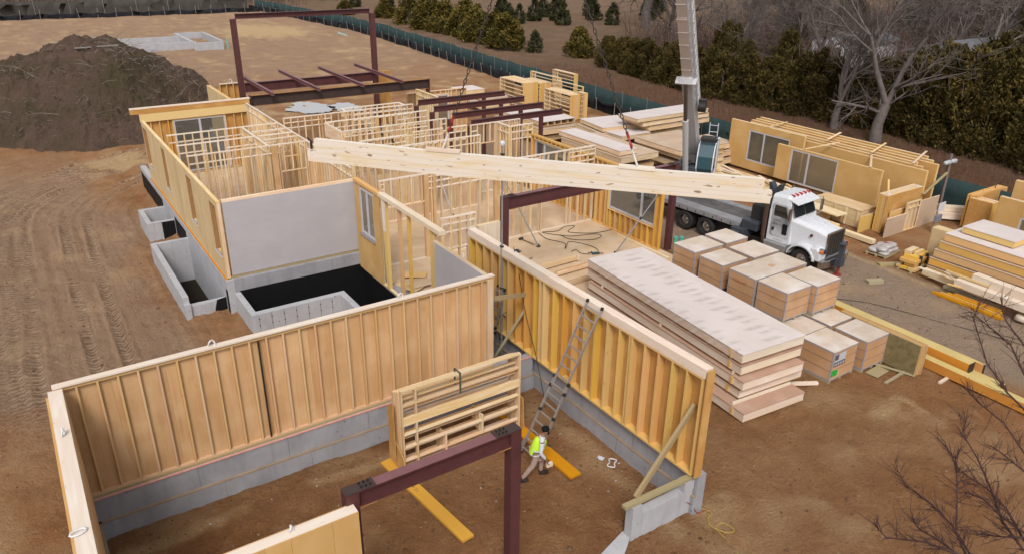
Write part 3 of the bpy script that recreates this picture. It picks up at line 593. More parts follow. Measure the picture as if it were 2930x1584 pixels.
wall('pale stud wall crossing the middle room in front of the yellow prop',(12.6,34.5),(20.9,34.5),z1=4.2,group=G,openings=((5.2,6.3,.04,2.4),),sheath='L',smat=PLYF,sz=(0,2.6))
wall('tall stud wall with square framed openings and two thick plywood posts beside the window wall',(12.58,29.22),(24.6,29.22),group=G,t=.14,openings=((.25,2.2,.04,2.75),(8.7,10.3,.04,3.3)),block=(.2,.45,.75),tall=((2.15,.22),(2.6,.14),(5.9,.3)),sp=.5)
wall('small stud wall with six framed openings next to the narrow pass',(12.58,23.65),(14.1,23.65),group=G,sp=.38,block=(.3,.62,1.3))
ww=wall('window wall beside the pit, far part mustard faced, near part open studs',(11.88,22.1),(11.88,29.98),.30,4.3,.14,WL,.62,None,None,openings=((5.9,7.35,1.75,3.85),),block=(),name='prefab_wall',cat='wall panel',skip=((.9,4.9),(4.9,5.2)))
mb=MB(4)
for a in ((5.3,5.9,0,3.86),(7.35,7.85,0,3.86),(5.9,7.35,0,1.75)): mb.box(a[0],a[1],.142,.162,a[2],a[3])
O('foam_board',mb,INSO,ww); window(ww,5.9,7.35,.05,1.78,3.85,mull=(.5,)); piece('sill_flashing',ww,5.85,.13,1.70,1.55,.1,.06,ALU)
piece('rim_beam',ww,0,-.03,4.02,5.2,.26,.16,WP); piece('rim_beam',ww,5.25,-.0,4.0,2.62,.2,.12,WY)
for x,w in ((.7,.2),(4.75,.25),(3.5,.12),(2.7,.07)): piece('post',ww,x,0,.04,w,.14,3.95,WY)
mb=MB(4); mb.box(4.72,5.02,.145,.16,2.6,4.0); O('sheathing_patch',mb,WP,ww)
gp=wall('short wall with light grey board at the right end of the pit',(11.42,18.5),(11.42,21.85),.30,4.3,.14,WL,.45,'L',GRY,block=(),name='prefab_wall',cat='wall panel',dblplate=True)
piece('corner_post',gp,3.2,.0,.04,.16,.18,3.9,WY)
loop(11.4,20.0,4.3,'white strap clip on the corner wall just left of the pass between rooms',1.5,.7)
# right outer wall and room behind the ladder wall
ew=wall('right outer wall with a wide double window looking out on the truck wheels',(24.72,24.2),(24.72,35.0),.25,3.72,.16,WY,.4,'R',PLYO,openings=((.4,3.8,1.05,2.95),(7.25,10.45,1.3,3.2)),block=(),name='prefab_wall',cat='wall panel',dblplate=True)
window(ew,.4,3.8,-.0,1.08,2.93,mull=(.30,)); window(ew,7.25,10.45,-.0,1.33,3.17,mull=(.72,),)
piece('base_beam',ew,-1.2,.5,.0,3.6,.12,.16,WL)
sw=wall('short cross wall behind the start of the ladder wall, faced with pale board',(13.4,22.32),(14.35,22.32),.25,4.3,.14,WL,.4,'R',WP,block=(),name='prefab_wall',cat='wall panel')
# far right wing
wall('far wing stud wall with plywood face, right of the tall portal',(24.3,55.7),(25.5,55.7),.25,4.3,.14,WY,.4,'R',PLYO,block=(),name='prefab_wall',cat='wall panel')
w_=wall('far wing wall with a glass door seen below the rusty beam',(24.2,50.2),(29.2,50.2),.25,3.5,.14,WL,.45,'L',PLY,block=(),openings=((1.4,3.4,.1,2.9),),name='prefab_wall',cat='wall panel'); window(w_,1.4,3.4,.0,.1,2.9)
wall('far wing side wall running away from the right end of the rusty beam',(23.75,44.6),(23.75,47.6),.25,4.3,.14,WL,.35,None,None,block=(.4,),name='prefab_wall',cat='wall panel')
wall('sheathed wall stub at the far left wing with a wooden cap and strap',(12.6,56.0),(13.95,56.0),.9,4.3,.2,WY,.4,'L',PLYO,block=(),name='prefab_wall',cat='wall panel',pm=WP)
wall('yellow faced side wall of the far left wing beyond the glass door wall',(11.95,49.5),(11.95,56.0),.9,4.3,.2,WY,.5,'L',INS,block=(),name='prefab_wall',cat='wall panel',openings=((1.2,2.1,.9,3.0),))
loop(13.4,56.1,4.3,'white strap loop on the far stub wall in front of the sand heap',.2,1.3)
# ---------------------------------------------------------------- steel
def ibeam(mb,a,b,h=.45,w=.22,tf=.025,tw=.02,up=(0,0,1)):
    a=Vector(a);b=Vector(b); u=Vector((0,0,1)); mb.bar(a-u*tf/2,b-u*tf/2,w,tf); mb.bar(a-u*(h-tf/2),b-u*(h-tf/2),w,tf); mb.bar(a-u*h/2,b-u*h/2,tw,h-2*tf-.002)
def beam(parent,name,a,b,h,w,mt,mtop=None,base=(0,0,0)):
    a=Vector(a)-Vector(base); b=Vector(b)-Vector(base); mb=MB(3); ibeam(mb,a,b,h,w); o=O(name,mb,mt,parent)
    if mtop:
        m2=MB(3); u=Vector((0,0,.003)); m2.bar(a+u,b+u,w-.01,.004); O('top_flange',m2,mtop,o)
    return o
def boltgrid(parent,x,y,z,nx_,ny_,dx,dy,axis='z',mt=BLT):
    mb=MB(2)
    for i in range(nx_):
        for j in range(ny_):
            if axis=='z': mb.tube([(x+i*dx,y+j*dy,z),(x+i*dx,y+j*dy,z+.05)],.022,6)
            else: mb.tube([(x+i*dx,y,z+j*dy),(x+i*dx,y-.04,z+j*dy)],.02,6)
    O('bolts',mb,mt,parent)
def frame(label,x0,x1,y,zt,h,w,zb0,zb1,cw=.2,base=None,colm=STEEL,topm=STEELP,cap=None,inner=True,plates=True):
    r=E('steel_portal',label,'steel frame',(x0,y,zb0)); B=(x0,y,zb0)
    if zb0<zt: piece('column',r,0,-cw/2,0,cw,cw,zt-zb0-(0 if plates else h),colm)
    if zb1 is not None: piece('column',r,x1-x0-cw,-cw/2,zb1-zb0,cw,cw,zt-zb1-(.0 if plates else h),colm)
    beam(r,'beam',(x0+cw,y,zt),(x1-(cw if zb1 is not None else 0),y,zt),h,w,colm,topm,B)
    if plates:
        L=x1-x0
        for k,s in enumerate((0,1)):
            if s and zb1 is None: continue
            xx=0 if not s else L-.62
            piece('splice_plate',r,xx,-w/2-.01,zt-zb0+.006,.62,w+.02,.014,RUST); boltgrid(r,xx+(.34 if not s else .1),-.06,zt-zb0+.02,3,2,.09,.12)
            piece('bearing_plate',r,(cw if not s else L-cw-.35),-w/2-.01,zt-zb0-h-.02,.35,w+.02,.018,RUSTO)
    return r
fr1=frame('dark red steel frame in the foreground, tall column and bolted beam above the dirt',3.62,7.55,10.98,4.52,.36,.24,3.0,-.4,.26)
piece('stub_column',fr1,0,-.13,-3.2,.26,.26,3.19,STEEL)
frame('dark red steel frame across the middle room, half hidden by the lifted beam',15.56,25.25,24.08,4.52,.52,.26,.25,.25,.26)
for k,(y,x0,x1,l) in enumerate(((43.15,21.3,28.05,'farthest of the four dark red roof beams over the hall walls'),(40.95,21.25,28.15,'second farthest of the four dark red roof beams'),(38.75,21.28,28.1,'third of the four dark red roof beams, ahead of the nearest'),(36.62,21.32,28.0,'nearest of the four dark red roof beams, its column rising from the stud walls'))):
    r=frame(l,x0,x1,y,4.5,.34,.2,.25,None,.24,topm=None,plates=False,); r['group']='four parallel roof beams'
    piece('column',r,5.0,-.1,0,.2,.2,3.9,STEEL)
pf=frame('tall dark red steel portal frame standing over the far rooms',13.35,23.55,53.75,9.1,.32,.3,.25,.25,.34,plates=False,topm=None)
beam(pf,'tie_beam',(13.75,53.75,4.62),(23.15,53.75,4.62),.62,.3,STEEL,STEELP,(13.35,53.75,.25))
for x in (0,9.86): piece('splice_collar',pf,x-.02,-.19,3.5,.38,.38,.03,RUST)
r=E('steel_beam','rusty brown steel I-beam resting across the back rooms','steel beam',(12.85,49.25,4.0)); mb=MB(3); ibeam(mb,(0,0,.6),(12.6,0,.6),.66,.34,.03); O('beam',mb,RUST,r)
mb=MB(3); mb.box(0,12.6,-.17,.17,.603,.612); O('top_flange',mb,RUSTO,r); mb=MB(4); mb.box(0,12.6,-.176,-.171,-.058,-.03); O('bottom_edge',mb,RUSTO,r)
mb=MB(3); mb.box(-.05,-.002,-.18,.18,-.6,.62); mb.box(12.602,12.65,-.18,.18,-.06,.62); O('end_plate',mb,STEEL,r); mb=MB(3); mb.box(-.1,.12,-.11,.11,-3.75,-.602); mb.box(12.45,12.67,-.11,.11,-3.75,-.07); O('column',mb,STEEL,r)
for k,x in enumerate((14.05,17.1,20.15,23.05)):
    r=E('steel_joist',('first','second','third','fourth')[k]+' mauve steel joist from the left lying across the two back beams','steel joist',(x,48.4,4.82),0,'steel joists lying on the back beams'); mb=MB(k); ibeam(mb,(0,0,.0),(.08,8.7,0),.2,.18,.02); O('joist',mb,STEELP,r)
# ---------------------------------------------------------------- lifted beam, slings, chains
A=Vector((6.38,19.33,8.78)); Bv=Vector((15.28,11.36,8.32)); d=(Bv-A); LL=d.length
hd=math.atan2(d.y,d.x); til=math.asin(d.z/LL)
r=E('glulam_beam','long pale glulam roof beam hanging in chains across the middle of the site','glulam beam',A,0); r.rotation_euler=(0,-til,hd)
mb=MB(3)
top=[(.19,.30),(LL*.33,.245),(LL*.6,.265),(LL-.22,.30)]; bot=[(LL,-.30),(LL*.6,-.335),(LL*.33,-.355),(0,-.30)]
mb.prism([(.0,.0),(.19,.0)]+top+[(LL-.22,.02),(LL,.02)]+bot,-.08,.08); O('laminated_body',mb,WG,r)
mb=MB(5); mb.prism([(.195,.302),(LL*.33,.247),(LL*.6,.267),(LL-.225,.302),(LL-.225,.306),(LL*.6,.271),(LL*.33,.251),(.195,.306)],-.078,.078); O('top_face',mb,plain('pale_beam_top',(.80,.72,.62),.7,0,.2,.08,2),r)  # thin top overlay, slightly paler than the beam body
mb=MB(6)
for z in (.085,-.07,-.2): mb.prism([(0.2,z),(LL*.33,z-.055),(LL*.6,z-.035),(LL-.2,z),(LL-.2,z+.004),(LL*.6,z-.031),(LL*.33,z-.051),(.2,z+.004)],-.0815,.0815)
O('glue_line',mb,plain('glue_line',(.50,.37,.23),.8,0,.1,.1,2),r)
mb=MB(4); mb.bar((.08,0,.02),(.08,0,.22),.05,.05); mb.bar((.08,0,.22),(-.05,.05,.30),.03,.03); O('end_bracket',mb,BLT,r)
HK=Vector((10.84,15.36,15.6)); att=[]
for s in (.305,.72):
    z=.26; mb=MB(2); mb.box(-.45,.45,-.10,.10,0,.07); o=O('saddle_block',mb,WP,r,(LL*s,0,z)); att.append(s)
bpy.context.view_layer.update()
def chain(name,label,a,b_,lk=.13,rr=.012):
    a=Vector(a);b_=Vector(b_); dd=(b_-a); n=int(dd.length/lk); q_=dd.to_track_quat('Z','Y').to_matrix().to_4x4(); mb=MB(2)
    for k in range(n):
        c_=a+dd*((k+.5)/n)-a; rot=Matrix.Rotation(math.pi/2*(k%2),4,'Z'); mm=q_@rot
        p=[]
        for i in range(9):
            an=6.2832*i/8; p.append(c_+(mm@Vector((.034*math.cos(an),0,(lk*.62)*math.sin(an)))))
        mb.tube(p,rr,4,False)
    o=one(name,label,'lifting chain',mb,CHN,a,0,'chain slings of the crane'); return o
for s,side in zip(att,('left','right')):
    p=r.matrix_world@Vector((LL*s,0,.36)); hk=p+(HK-p).normalized()*.85
    mb=MB(1); mb.tube([(-.05,0,-.02),(0,0,.34),(.05,0,-.02)],.022,6); mb.tube([(0,0,.3),(0,0,.46)],.022,6); o=one('web_sling','white web sling under the red hook at the '+side+' saddle block','sling',mb,SLING,p,hd); 
    o.rotation_euler=((HK-p).to_track_quat('Z','Y')).to_euler()
    q_=p+(HK-p).normalized()*.46; rr_=E('chain_hook','red hook at the end of the '+side+' chain','hook',q_); mb=MB(1); u_=(HK-p).normalized()
    hp=[]
    for i in range(12):
        an=-2.4+4.3*i/11; hp.append(Vector((math.sin(an)*.09,0,.09-math.cos(an)*.09)))
    mb.tube(hp+[Vector((0,0,.3))],[.02,.028,.03,.035,.035,.035,.03,.03,.03,.03,.025,.025,.02],7); mb.tube([(0,0,.24),(0,0,.42)],.035,7); o=O('hook_body',mb,plain('hook_red',(.34,.03,.03),.5,0,.4,.2,5) if 'hook_red' not in bpy.data.materials else bpy.data.materials['hook_red'],rr_,(0,0,0)); o.rotation_euler=u_.to_track_quat('Z','Y').to_euler(); 
    chain('lifting_chain',side+' lifting chain rising from the beam to the crane',q_+u_*.36,HK)
# ---------------------------------------------------------------- crane truck
TR=E('crane_truck','white conventional crane truck with flat bed parked behind the wrapped pallets','truck',(30.22,24,-.25),R(-85)); bpy.context.view_layer.update(); TI=TR.matrix_world.inverted()
def tw(*p): return TI@Vector(p)
def P4(poly_pts,y0,y1,mt,name,bev=.03,par=TR,seg=2):
    mb=MB(1); mb.prism(poly_pts,y0,y1,'y'); return O(name,mb,mt,par,bevel=bev)
# hood: lofted wedge
def loft(secs,mt,name,par=TR,smooth=False,bev=.04):
    mb=MB(1); n=len(secs[0])
    for s in secs: mb.v+= [tuple(p) for p in s]
    for i in range(len(secs)-1):
        for k in range(n):
            k2=(k+1)%n; mb.f.append([i*n+k,i*n+k2,(i+1)*n+k2,(i+1)*n+k]); mb.uv.append([(0,0)]*4); mb.mi.append(0)
    mb.f.append(list(range(n))[::-1]); mb.uv.append([(0,0)]*n); mb.mi.append(0); mb.f.append([(len(secs)-1)*n+k for k in range(n)]); mb.uv.append([(0,0)]*n); mb.mi.append(0)
    return O(name,mb,mt,par,smooth=smooth,bevel=bev)
def hs_(x,w,zb,zt,c=.16): return [(x,-w,zb),(x,w,zb),(x,w,zt-c),(x,w-c*1.1,zt-.02),(x,0,zt+.02),(x,-w+c*1.1,zt-.02),(x,-w,zt-c)]
loft([hs_(5.08,.66,.95,1.98),hs_(4.5,.72,.95,2.12),hs_(3.6,.82,.95,2.26),hs_(3.12,.90,.95,2.32)],WHT,'hood')
def cs(x,w,zb,zt): return [(x,-w,zb),(x,w,zb),(x,w,2.3),(x,w-.10,zt-.12),(x,w-.22,zt),(x,-w+.22,zt),(x,-w+.10,zt-.12),(x,-w,2.3)]
loft([[(3.42,-1.02,.95),(3.42,1.02,.95),(3.42,1.02,2.25),(3.12,.90,3.08),(3.06,.80,3.2),(3.06,-.80,3.2),(3.12,-.90,3.08),(3.42,-1.02,2.25)],cs(2.95,1.03,.95,3.28),cs(2.15,1.03,.95,3.22)],WHT,'cab')
mb=MB(1); mb.face([(3.43,-.86,2.34),(3.43,-.03,2.34),(3.15,-.03,3.02),(3.15,-.78,3.02)]); mb.face([(3.43,.03,2.34),(3.43,.86,2.34),(3.15,.78,3.02),(3.15,.03,3.02)])
for v_ in range(len(mb.v)): x,y,z=mb.v[v_]; mb.v[v_]=(x+.012+(.0),y,z+.004)
O('windshield',mb,GLD,TR)
P4([(3.0,3.16),(3.50,3.02),(3.52,2.96),(3.0,3.10)],-.93,.93,WHT,'visor',.01)
for s_ in (-1,1):
    y=1.035*s_; mb=MB(1); pts=[(3.22,2.34),(2.42,2.34),(2.42,2.98),(3.04,2.98)]
    mb.prism([(3.18,2.36),(2.42,2.36),(2.42,2.72),(3.1,2.72)],y-.012,y+.012); mb2=MB(1)
    dr=MB(1); dr.prism([(3.28,1.22),(2.36,1.22),(2.30,1.3),(2.30,2.78),(2.36,2.84),(3.05,2.84),(3.32,2.2),(3.32,1.3)],min(y,y-.01*s_),max(y,y+.006*s_)); dd_=O('door',dr,WHT,TR)
    mm=MB(1); mm.prism([(3.16,2.24),(2.42,2.24),(2.42,2.76),(3.0,2.76)],y-.02 if s_<0 else y,y+.0 if s_<0 else y+.02); O('door_window',mm,GLD,dd_)
    mm=MB(1); mm.prism([(3.2,1.42),(2.98,1.42),(2.96,1.46),(2.96,1.9),(2.99,1.94),(3.18,1.94),(3.22,1.9),(3.22,1.46)],y-.02 if s_<0 else y,y if s_<0 else y+.02); O('vent_window',mm,GLD,dd_)
    mm=MB(1); mm.box(2.4,2.52,y-.02 if s_<0 else y,y if s_<0 else y+.02,1.5,1.64); O('door_handle',mm,DRK,dd_)
    # mirror
    mm=MB(1); mm.tube([(3.3,s_*1.0,3.0),(3.45,s_*1.32,2.98),(3.45,s_*1.34,2.2),(3.3,s_*1.0,2.1)],.018,5); mm.box(3.40,3.47,s_*1.34-.09,s_*1.34+.09,2.3,2.85); O('mirror',mm,BRN if s_<0 else CHR,TR)
    # fender
    pts=[]
    for k in range(13): an=math.pi*(.02+.96*k/12); pts.append((4.15+.68*math.cos(an)*1.08,.62+.66*math.sin(an)))
    inn=[(4.15+(x-4.15)*.84,.62+(z-.62)*.84) for x,z in pts]
    mb=MB(1); mb.prism(pts+inn[::-1],s_*.62 if s_>0 else -1.2,1.2 if s_>0 else -.62); O('fender',mb,WHT,TR,bevel=.03)
    mb=MB(1); mb.prism([(4.15+(x-4.15)*.86,.62+(z-.62)*.86) for x,z in pts]+[(4.15+(x-4.15)*.82,.62+(z-.62)*.82) for x,z in pts][::-1],1.195 if s_>0 else -1.215,1.215 if s_>0 else -1.195); O('fender_lip',mb,DRK,TR)
    mb=MB(1); mb.prism([(4.6,.75),(5.1,.7),(5.15,1.1),(4.9,1.32),(4.6,1.28)],.6 if s_>0 else -1.15,1.15 if s_>0 else -.6); O('headlight_panel',mb,WHT,TR,bevel=.06)
    hl=MB(1); hl.tube([(4.98,s_*.93,1.2),(5.22,s_*.93,1.2)],.12,12); h_=O('headlight',hl,CHR,TR); hl=MB(1); hl.tube([(5.06,s_*1.10,1.2),(5.2,s_*1.10,1.2)],.075,10); O('turn_signal',hl,AMB,h_)
    # steps / tank
    mb=MB(1); mb.prism([(-1.22*1 if False else 0,.45),(0,.45)],0,0) if False else mb.box(2.15,3.35,min(s_*.72,s_*1.2),max(s_*.72,s_*1.2),.5,.95); O('step_box',mb,ALU,TR,bevel=.04)
    mb=MB(1); mb.box(2.18,3.3,min(s_*.8,s_*1.0),max(s_*.8,s_*1.0),.955,1.12); O('upper_step',mb,ALU,TR,bevel=.03)
    mb=MB(1); mb.tube([(2.0,s_*1.08,1.1),(2.0,s_*1.08,2.95)],.115,12); mb.tube([(2.0,s_*1.08,2.9),(2.0,s_*1.08,3.05),(1.9,s_*1.08,3.2)],.07,8); mb.tube([(2.0,s_*1.08,1.15),(2.05,s_*1.08,.8),(2.1,s_*.8,.7)],.09,8); O('exhaust_stack',mb,BRN,TR,smooth=False)
def wheel(x,y,rad,w,dual=1,side=-1):
    t_=MB(1); y0,y1=(y,y+side*w)
    pr=[(.58,0),(.92,.0),(1,.12),(1,.88),(.92,1),(.58,1)]
    n=28
    for i in range(n):
        for (ra,fy) in pr: an=6.2832*i/n; t_.v.append((x+math.cos(an)*rad*ra,y0+(y1-y0)*fy,rad+math.sin(an)*rad*ra))
    k_=len(pr)
    for i in range(n):
        j=(i+1)%n
        for k in range(k_): k2=(k+1)%k_; t_.f.append([i*k_+k,j*k_+k,j*k_+k2,i*k_+k2]); t_.uv.append([(0,0)]*4); t_.mi.append(0)
    w_=O('wheel',t_,DRK,TR,smooth=False,bevel=.015)
    rm=MB(1); yo=y1-side*.09 if dual==1 else y1-side*.13; rm.tube([(x,y0+side*.04,rad),(x,yo,rad)],rad*.55,20); rm.tube([(x,yo,rad),(x,yo+side*.09,rad)],rad*.2,12)
    for q_ in range(10): an=6.2832*q_/10; rm.tube([(x+math.cos(an)*rad*.36,yo,rad+math.sin(an)*rad*.36),(x+math.cos(an)*rad*.36,yo+side*.03,rad+math.sin(an)*rad*.36)],.03,5)
    O('rim',rm,CHR,w_)
    ri=MB(1); 
    ri.tube([(x,y1-side*.02,rad),(x,y1+side*.004,rad)],rad*.6,20,False); O('rim_ring',ri,CHR,w_)
for s_ in (-1,1):
    wheel(4.15,s_*.80,.52,.3,1,s_)
    for x in (-1.35,-2.72): wheel(x,s_*.93,.52,.27,2,s_); wheel(x,s_*.60,.51,.27,2,s_)
# grille, bumper
mb=MB(1); mb.box(5.08,5.16,-.66,.66,.78,.86); mb.box(5.08,5.16,-.66,.66,1.93,2.02); mb.box(5.08,5.16,-.70,-.60,.78,2.0); mb.box(5.08,5.16,.60,.70,.78,2.0); gr_=O('grille',mb,CHR,TR,bevel=.015)
mb=MB(1); mb.box(5.085,5.11,-.6,.6,.86,1.93); O('grille_mesh',mb,DRK,gr_); mb=MB(1)
for k in range(5): mb.box(5.112,5.13,-.41+k*.2,-.385+k*.2,.87,1.92)
O('grille_bar',mb,CHR,gr_)
mb=MB(1); mb.prism([(5.1,-1.2),(5.3,-1.15),(5.42,-.7),(5.42,.7),(5.3,1.15),(5.1,1.2)],.42,.80,'z'); O('bumper',mb,CHR,TR,bevel=.03)
mb=MB(1); mb.box(5.43,5.75,-.32,.02,.45,.85); mb.box(5.5,5.72,-.26,-.04,.55,1.55); mb.box(5.46,5.76,-.3,0,1.5,1.58); O('front_outrigger',mb,GRD,TR,bevel=.02)
mb=MB(1); mb.tube([(5.6,-.15,.0),(5.6,-.15,.55)],.07,8); mb.tube([(5.6,-.15,.0),(5.6,-.15,.05)],.2,10); O('outrigger_foot',mb,plain('faded_red',(.30,.05,.04),.6,0,.3,.2,4),TR)
mb=MB(1)
for k,y in enumerate((-.62,-.32,.0,.32,.62)):
    o_=MB(1); o_.tube([(2.98,y,3.27),(3.10,y,3.27)],[.045,.055],8); o_.tube([(2.86,y,3.26),(2.98,y,3.28)],[.02,.045],8); O('marker_light',o_,RED if k else RED,TR)
mb=MB(1)
for y in (-.84,.84): mb.tube([(4.35,y*.93,1.72),(4.36,y*.99,1.72)],.07,10)
O('emblem',mb,plain('dark_red_emblem',(.13,.02,.03),.4,0,.4,.1,3),TR)
txt('door_lettering','LONG',.15,INKB,TR,(2.42,-1.048,1.98),(math.pi/2,0,0)); txt('door_lettering','BRANCH',.135,INKB,TR,(2.42,-1.048,1.80),(math.pi/2,0,0)); txt('small_lettering','TRUCKING',.06,INK,TR,(2.50,-1.048,1.68),(math.pi/2,0,0)); txt('small_lettering','WEST BABYLON',.07,INKB,TR,(2.55,-1.048,1.06),(math.pi/2,0,0))
# chassis and bed
mb=MB(1); mb.box(-5.3,4.9,-.45,-.33,.62,.95); mb.box(-5.3,4.9,.33,.45,.62,.95)
for x in (-5,-3.5,-2,-.5,1,1.7): mb.box(x,x+.15,-.33,.33,.64,.93)
O('chassis',mb,DRK,TR); mb=MB(1); mb.box(-.9,.9,-.9,.9,.5,.9); mb.box(1.0,2.1,-.85,.85,.45,.8); O('underbody_boxes',mb,BLT,TR)
mb=MB(1); mb.box(-5.6,.72,-1.25,-.55,1.22,1.38); mb.box(-5.6,.72,.75,1.25,1.22,1.38); mb.box(-5.6,.72,-1.26,-1.2,1.12,1.3); bd=O('flat_bed',mb,GAL,TR,bevel=.01)
mb=MB(1); mb.box(-5.6,.72,-.548,.748,1.22,1.372); O('bed_centre',mb,plain('worn_dark_deck',(.075,.07,.075),.7,0,.2,.5,1.2,c2=(.2,.18,.17)),bd)
mb=MB(1)
for k in range(11): mb.box(-5.3+k*.55,-5.26+k*.55,-1.27,-1.262,1.15,1.28)
O('rub_rail_pocket',mb,DRK,bd)
mb=MB(1); mb.box(.98,1.75,-.75,1.05,1.2,2.35); O('equipment_box',mb,DRK,TR,bevel=.03)
mb=MB(1); mb.box(.78,1.7,-1.2,-.75,1.15,1.62); O('control_box',mb,GRD,TR,bevel=.06)
mb=MB(1); mb.box(.62,1.05,-3.6,1.2,.78,1.12); mb.box(.5,1.2,-1.6,-.2,.70,1.2); O('outrigger_beam',mb,GRD,TR,bevel=.02)
mb=MB(1); mb.tube([(.83,-3.45,.0),(.83,-3.45,1.0)],.07,8); mb.box(.6,1.06,-3.7,-3.2,-.0,.05); O('outrigger_leg',mb,GRD,TR)
mb=MB(1); mb.box(.7,.75,-1.61,-1.602,.8,1.1); mb.box(.75,1.0,-1.612,-1.603,.92,.98); O('yellow_marking',mb,YEL,TR)
mb=MB(1); mb.box(1.05,1.2,.75,1.05,1.2,2.7); mb.prism([(.9,2.7),(1.4,2.7),(1.5,3.15),(1.38,3.15),(1.15,2.8),(.92,3.15),(.8,3.15)],.72,1.08); O('boom_rest',mb,GRD,TR)
mb=MB(1); mb.box(-6.2,-5.6,-1.2,1.2,.8,1.35); O('rear_bumper',mb,GRD,TR)
# crane on the rear of the bed
bp=Vector((31,28.6,3.8)); tip=Vector((10.84,15.4,31)); bd_=(tip-bp).normalized(); heading=math.atan2(bd_.y,bd_.x)
side=Vector((-bd_.y,bd_.x,0)).normalized(); upb=bd_.cross(side)*-1; upb=side.cross(bd_)*-1
if upb.z<0: upb=-upb
def bsec(name,mt,t0,t1,w,h,ribs=0,w2=None):
    mb=MB(1); a_=bp+bd_*t0; b_=bp+bd_*t1
    for P_,ww in ((a_,w),(b_,w2 or w)):
        for sx,sy in ((-.5,-.5),(.5,-.5),(.5,.5),(-.5,.5)): mb.v.append(tuple(TI@(P_+side*(sx*ww)+upb*(sy*h))))
    for f in ((0,1,2,3),(4,7,6,5),(0,4,5,1),(1,5,6,2),(2,6,7,3),(3,7,4,0)): mb.f.append(list(f)); mb.uv.append([(0,0)]*4); mb.mi.append(0)
    o=O(name,mb,mt,TR,bevel=.03)
    return o
b1=bsec('boom_base_section',BOOMG,-1.6,5.7,.54,.7); b2=bsec('boom_section',BOOMB,5.4,9.6,.47,.56); b3=bsec('boom_section',BOOMB,9.4,20,.45,.52); b4=bsec('boom_section',BOOMB,19.8,29,.46,.48); bsec('boom_section',BOOMB,28.8,36.6,.4,.42)
for t0 in (6.2,7.0,7.9,8.7,9.5,10.4):
    mb=MB(1); c_=bp+bd_*t0; mb.bar(TI@(c_-side*.24-upb*.29),TI@(c_+side*.24-upb*.29),.06,.03); O('boom_rib',mb,BOOMB,b2)
mb=MB(1); c_=bp+bd_*5.55; mb.bar(TI@(c_-side*.33-upb*.4),TI@(c_+side*.33-upb*.4),.35,.3); mb.bar(TI@(c_-side*.36-upb*.2),TI@(c_-side*.36-upb*.62),.3,.1); mb.bar(TI@(c_+side*.36-upb*.2),TI@(c_+side*.36-upb*.62),.3,.1); O('cylinder_bracket',mb,WHT2,TR,bevel=.02)
ct=bp+bd_*5.5-upb*.55; cb_=Vector((30.05,28.05,2.3)); mb=MB(1); mid=cb_+(ct-cb_)*.62; mb.tube([TI@cb_,TI@mid],.155,14); ocy=O('lift_cylinder',mb,BOOMG,TR); mb=MB(1); mb.tube([TI@mid,TI@ct],.105,12); O('cylinder_rod',mb,plain('polished_rod',(.25,.22,.20),.3,.8,.5,.1,2),ocy)
# stowed lattice jib along the side of the boom, and rungs
js=side if (side.dot(Vector((.834,-.55,0)))>0) else -side
mb=MB(1)
for oy in (-.22,.22):
    for ox in (.02,.2): mb.tube([TI@(bp+bd_*3.6+js*(.25+ox)+upb*oy),TI@(bp+bd_*17+js*(.23+ox)+upb*oy)],.035,6)
for k in range(38):
    s0=3.7+k*.35; s1=s0+.35; sg=1 if k%2 else -1
    for ox in (.02,.2): mb.tube([TI@(bp+bd_*s0+js*(.25+ox)+upb*.22*sg),TI@(bp+bd_*s1+js*(.25+ox)-upb*.22*sg)],.022,5,False)
    mb.tube([TI@(bp+bd_*s0+js*.27+upb*.22*sg),TI@(bp+bd_*s1+js*.45+upb*.22*sg)],.02,5,False); mb.tube([TI@(bp+bd_*s0+js*.27-upb*.22),TI@(bp+bd_*s1+js*.45-upb*.22)],.022,5,False)
mb.bar(TI@(bp+bd_*3.6+js*.36+upb*.1),TI@(bp+bd_*17+js*.34+upb*.1),.04,.3,upb); O('lattice_jib',mb,WHT,TR)
mb=MB(1); c_=bp+bd_*3.1+js*.62; mb.tube([TI@(c_-js*.22),TI@(c_+js*.16)],.26,14); mb.bar(TI@(c_-js*.25+upb*.3),TI@(c_+js*.12+upb*.3),.35,.3); O('winch',mb,BLT,TR)
mb=MB(1); z0=Vector((31.9,28.35,2.2)); 
for s_ in (0,.45): mb.tube([TI@(z0+js*s_),TI@(z0+js*s_+Vector((0,0,2.6)))],.025,6)
for k in range(7): mb.tube([TI@(z0+Vector((0,0,.3+k*.36))),TI@(z0+js*.45+Vector((0,0,.3+k*.36)))],.02,6)
O('ladder_rack',mb,WHT2,TR)
mb=MB(1); mb.bar(TI@Vector((30.9,29.0,1.75)),TI@Vector((30.9,29.0,1.35)),1.3,1.3); mb.bar(TI@(Vector((31.3,28.9,2.3))),TI@(Vector((29.9,28.0,2.3))),1.1,.8); O('turret',mb,GRD,TR,bevel=.03)
mb=MB(1); c_=Vector((32.4,29.6,2.9)); mb.bar(TI@(c_+Vector((0,0,-.6))),TI@(c_+Vector((0,0,.5))),1.2,.9,(1,0,0)); O('counterweight',mb,WHT,TR,bevel=.05)
mb=MB(1); mb.bar(TI@Vector((31.2,28.7,2.5)),TI@Vector((30.5,28.25,3.0)),.9,.5); mb.tube([TI@Vector((30.2,28.1,2.9)),TI@Vector((30.5,28.4,2.2))],.2,8); O('hydraulic_block',mb,BLT,TR,bevel=.02)
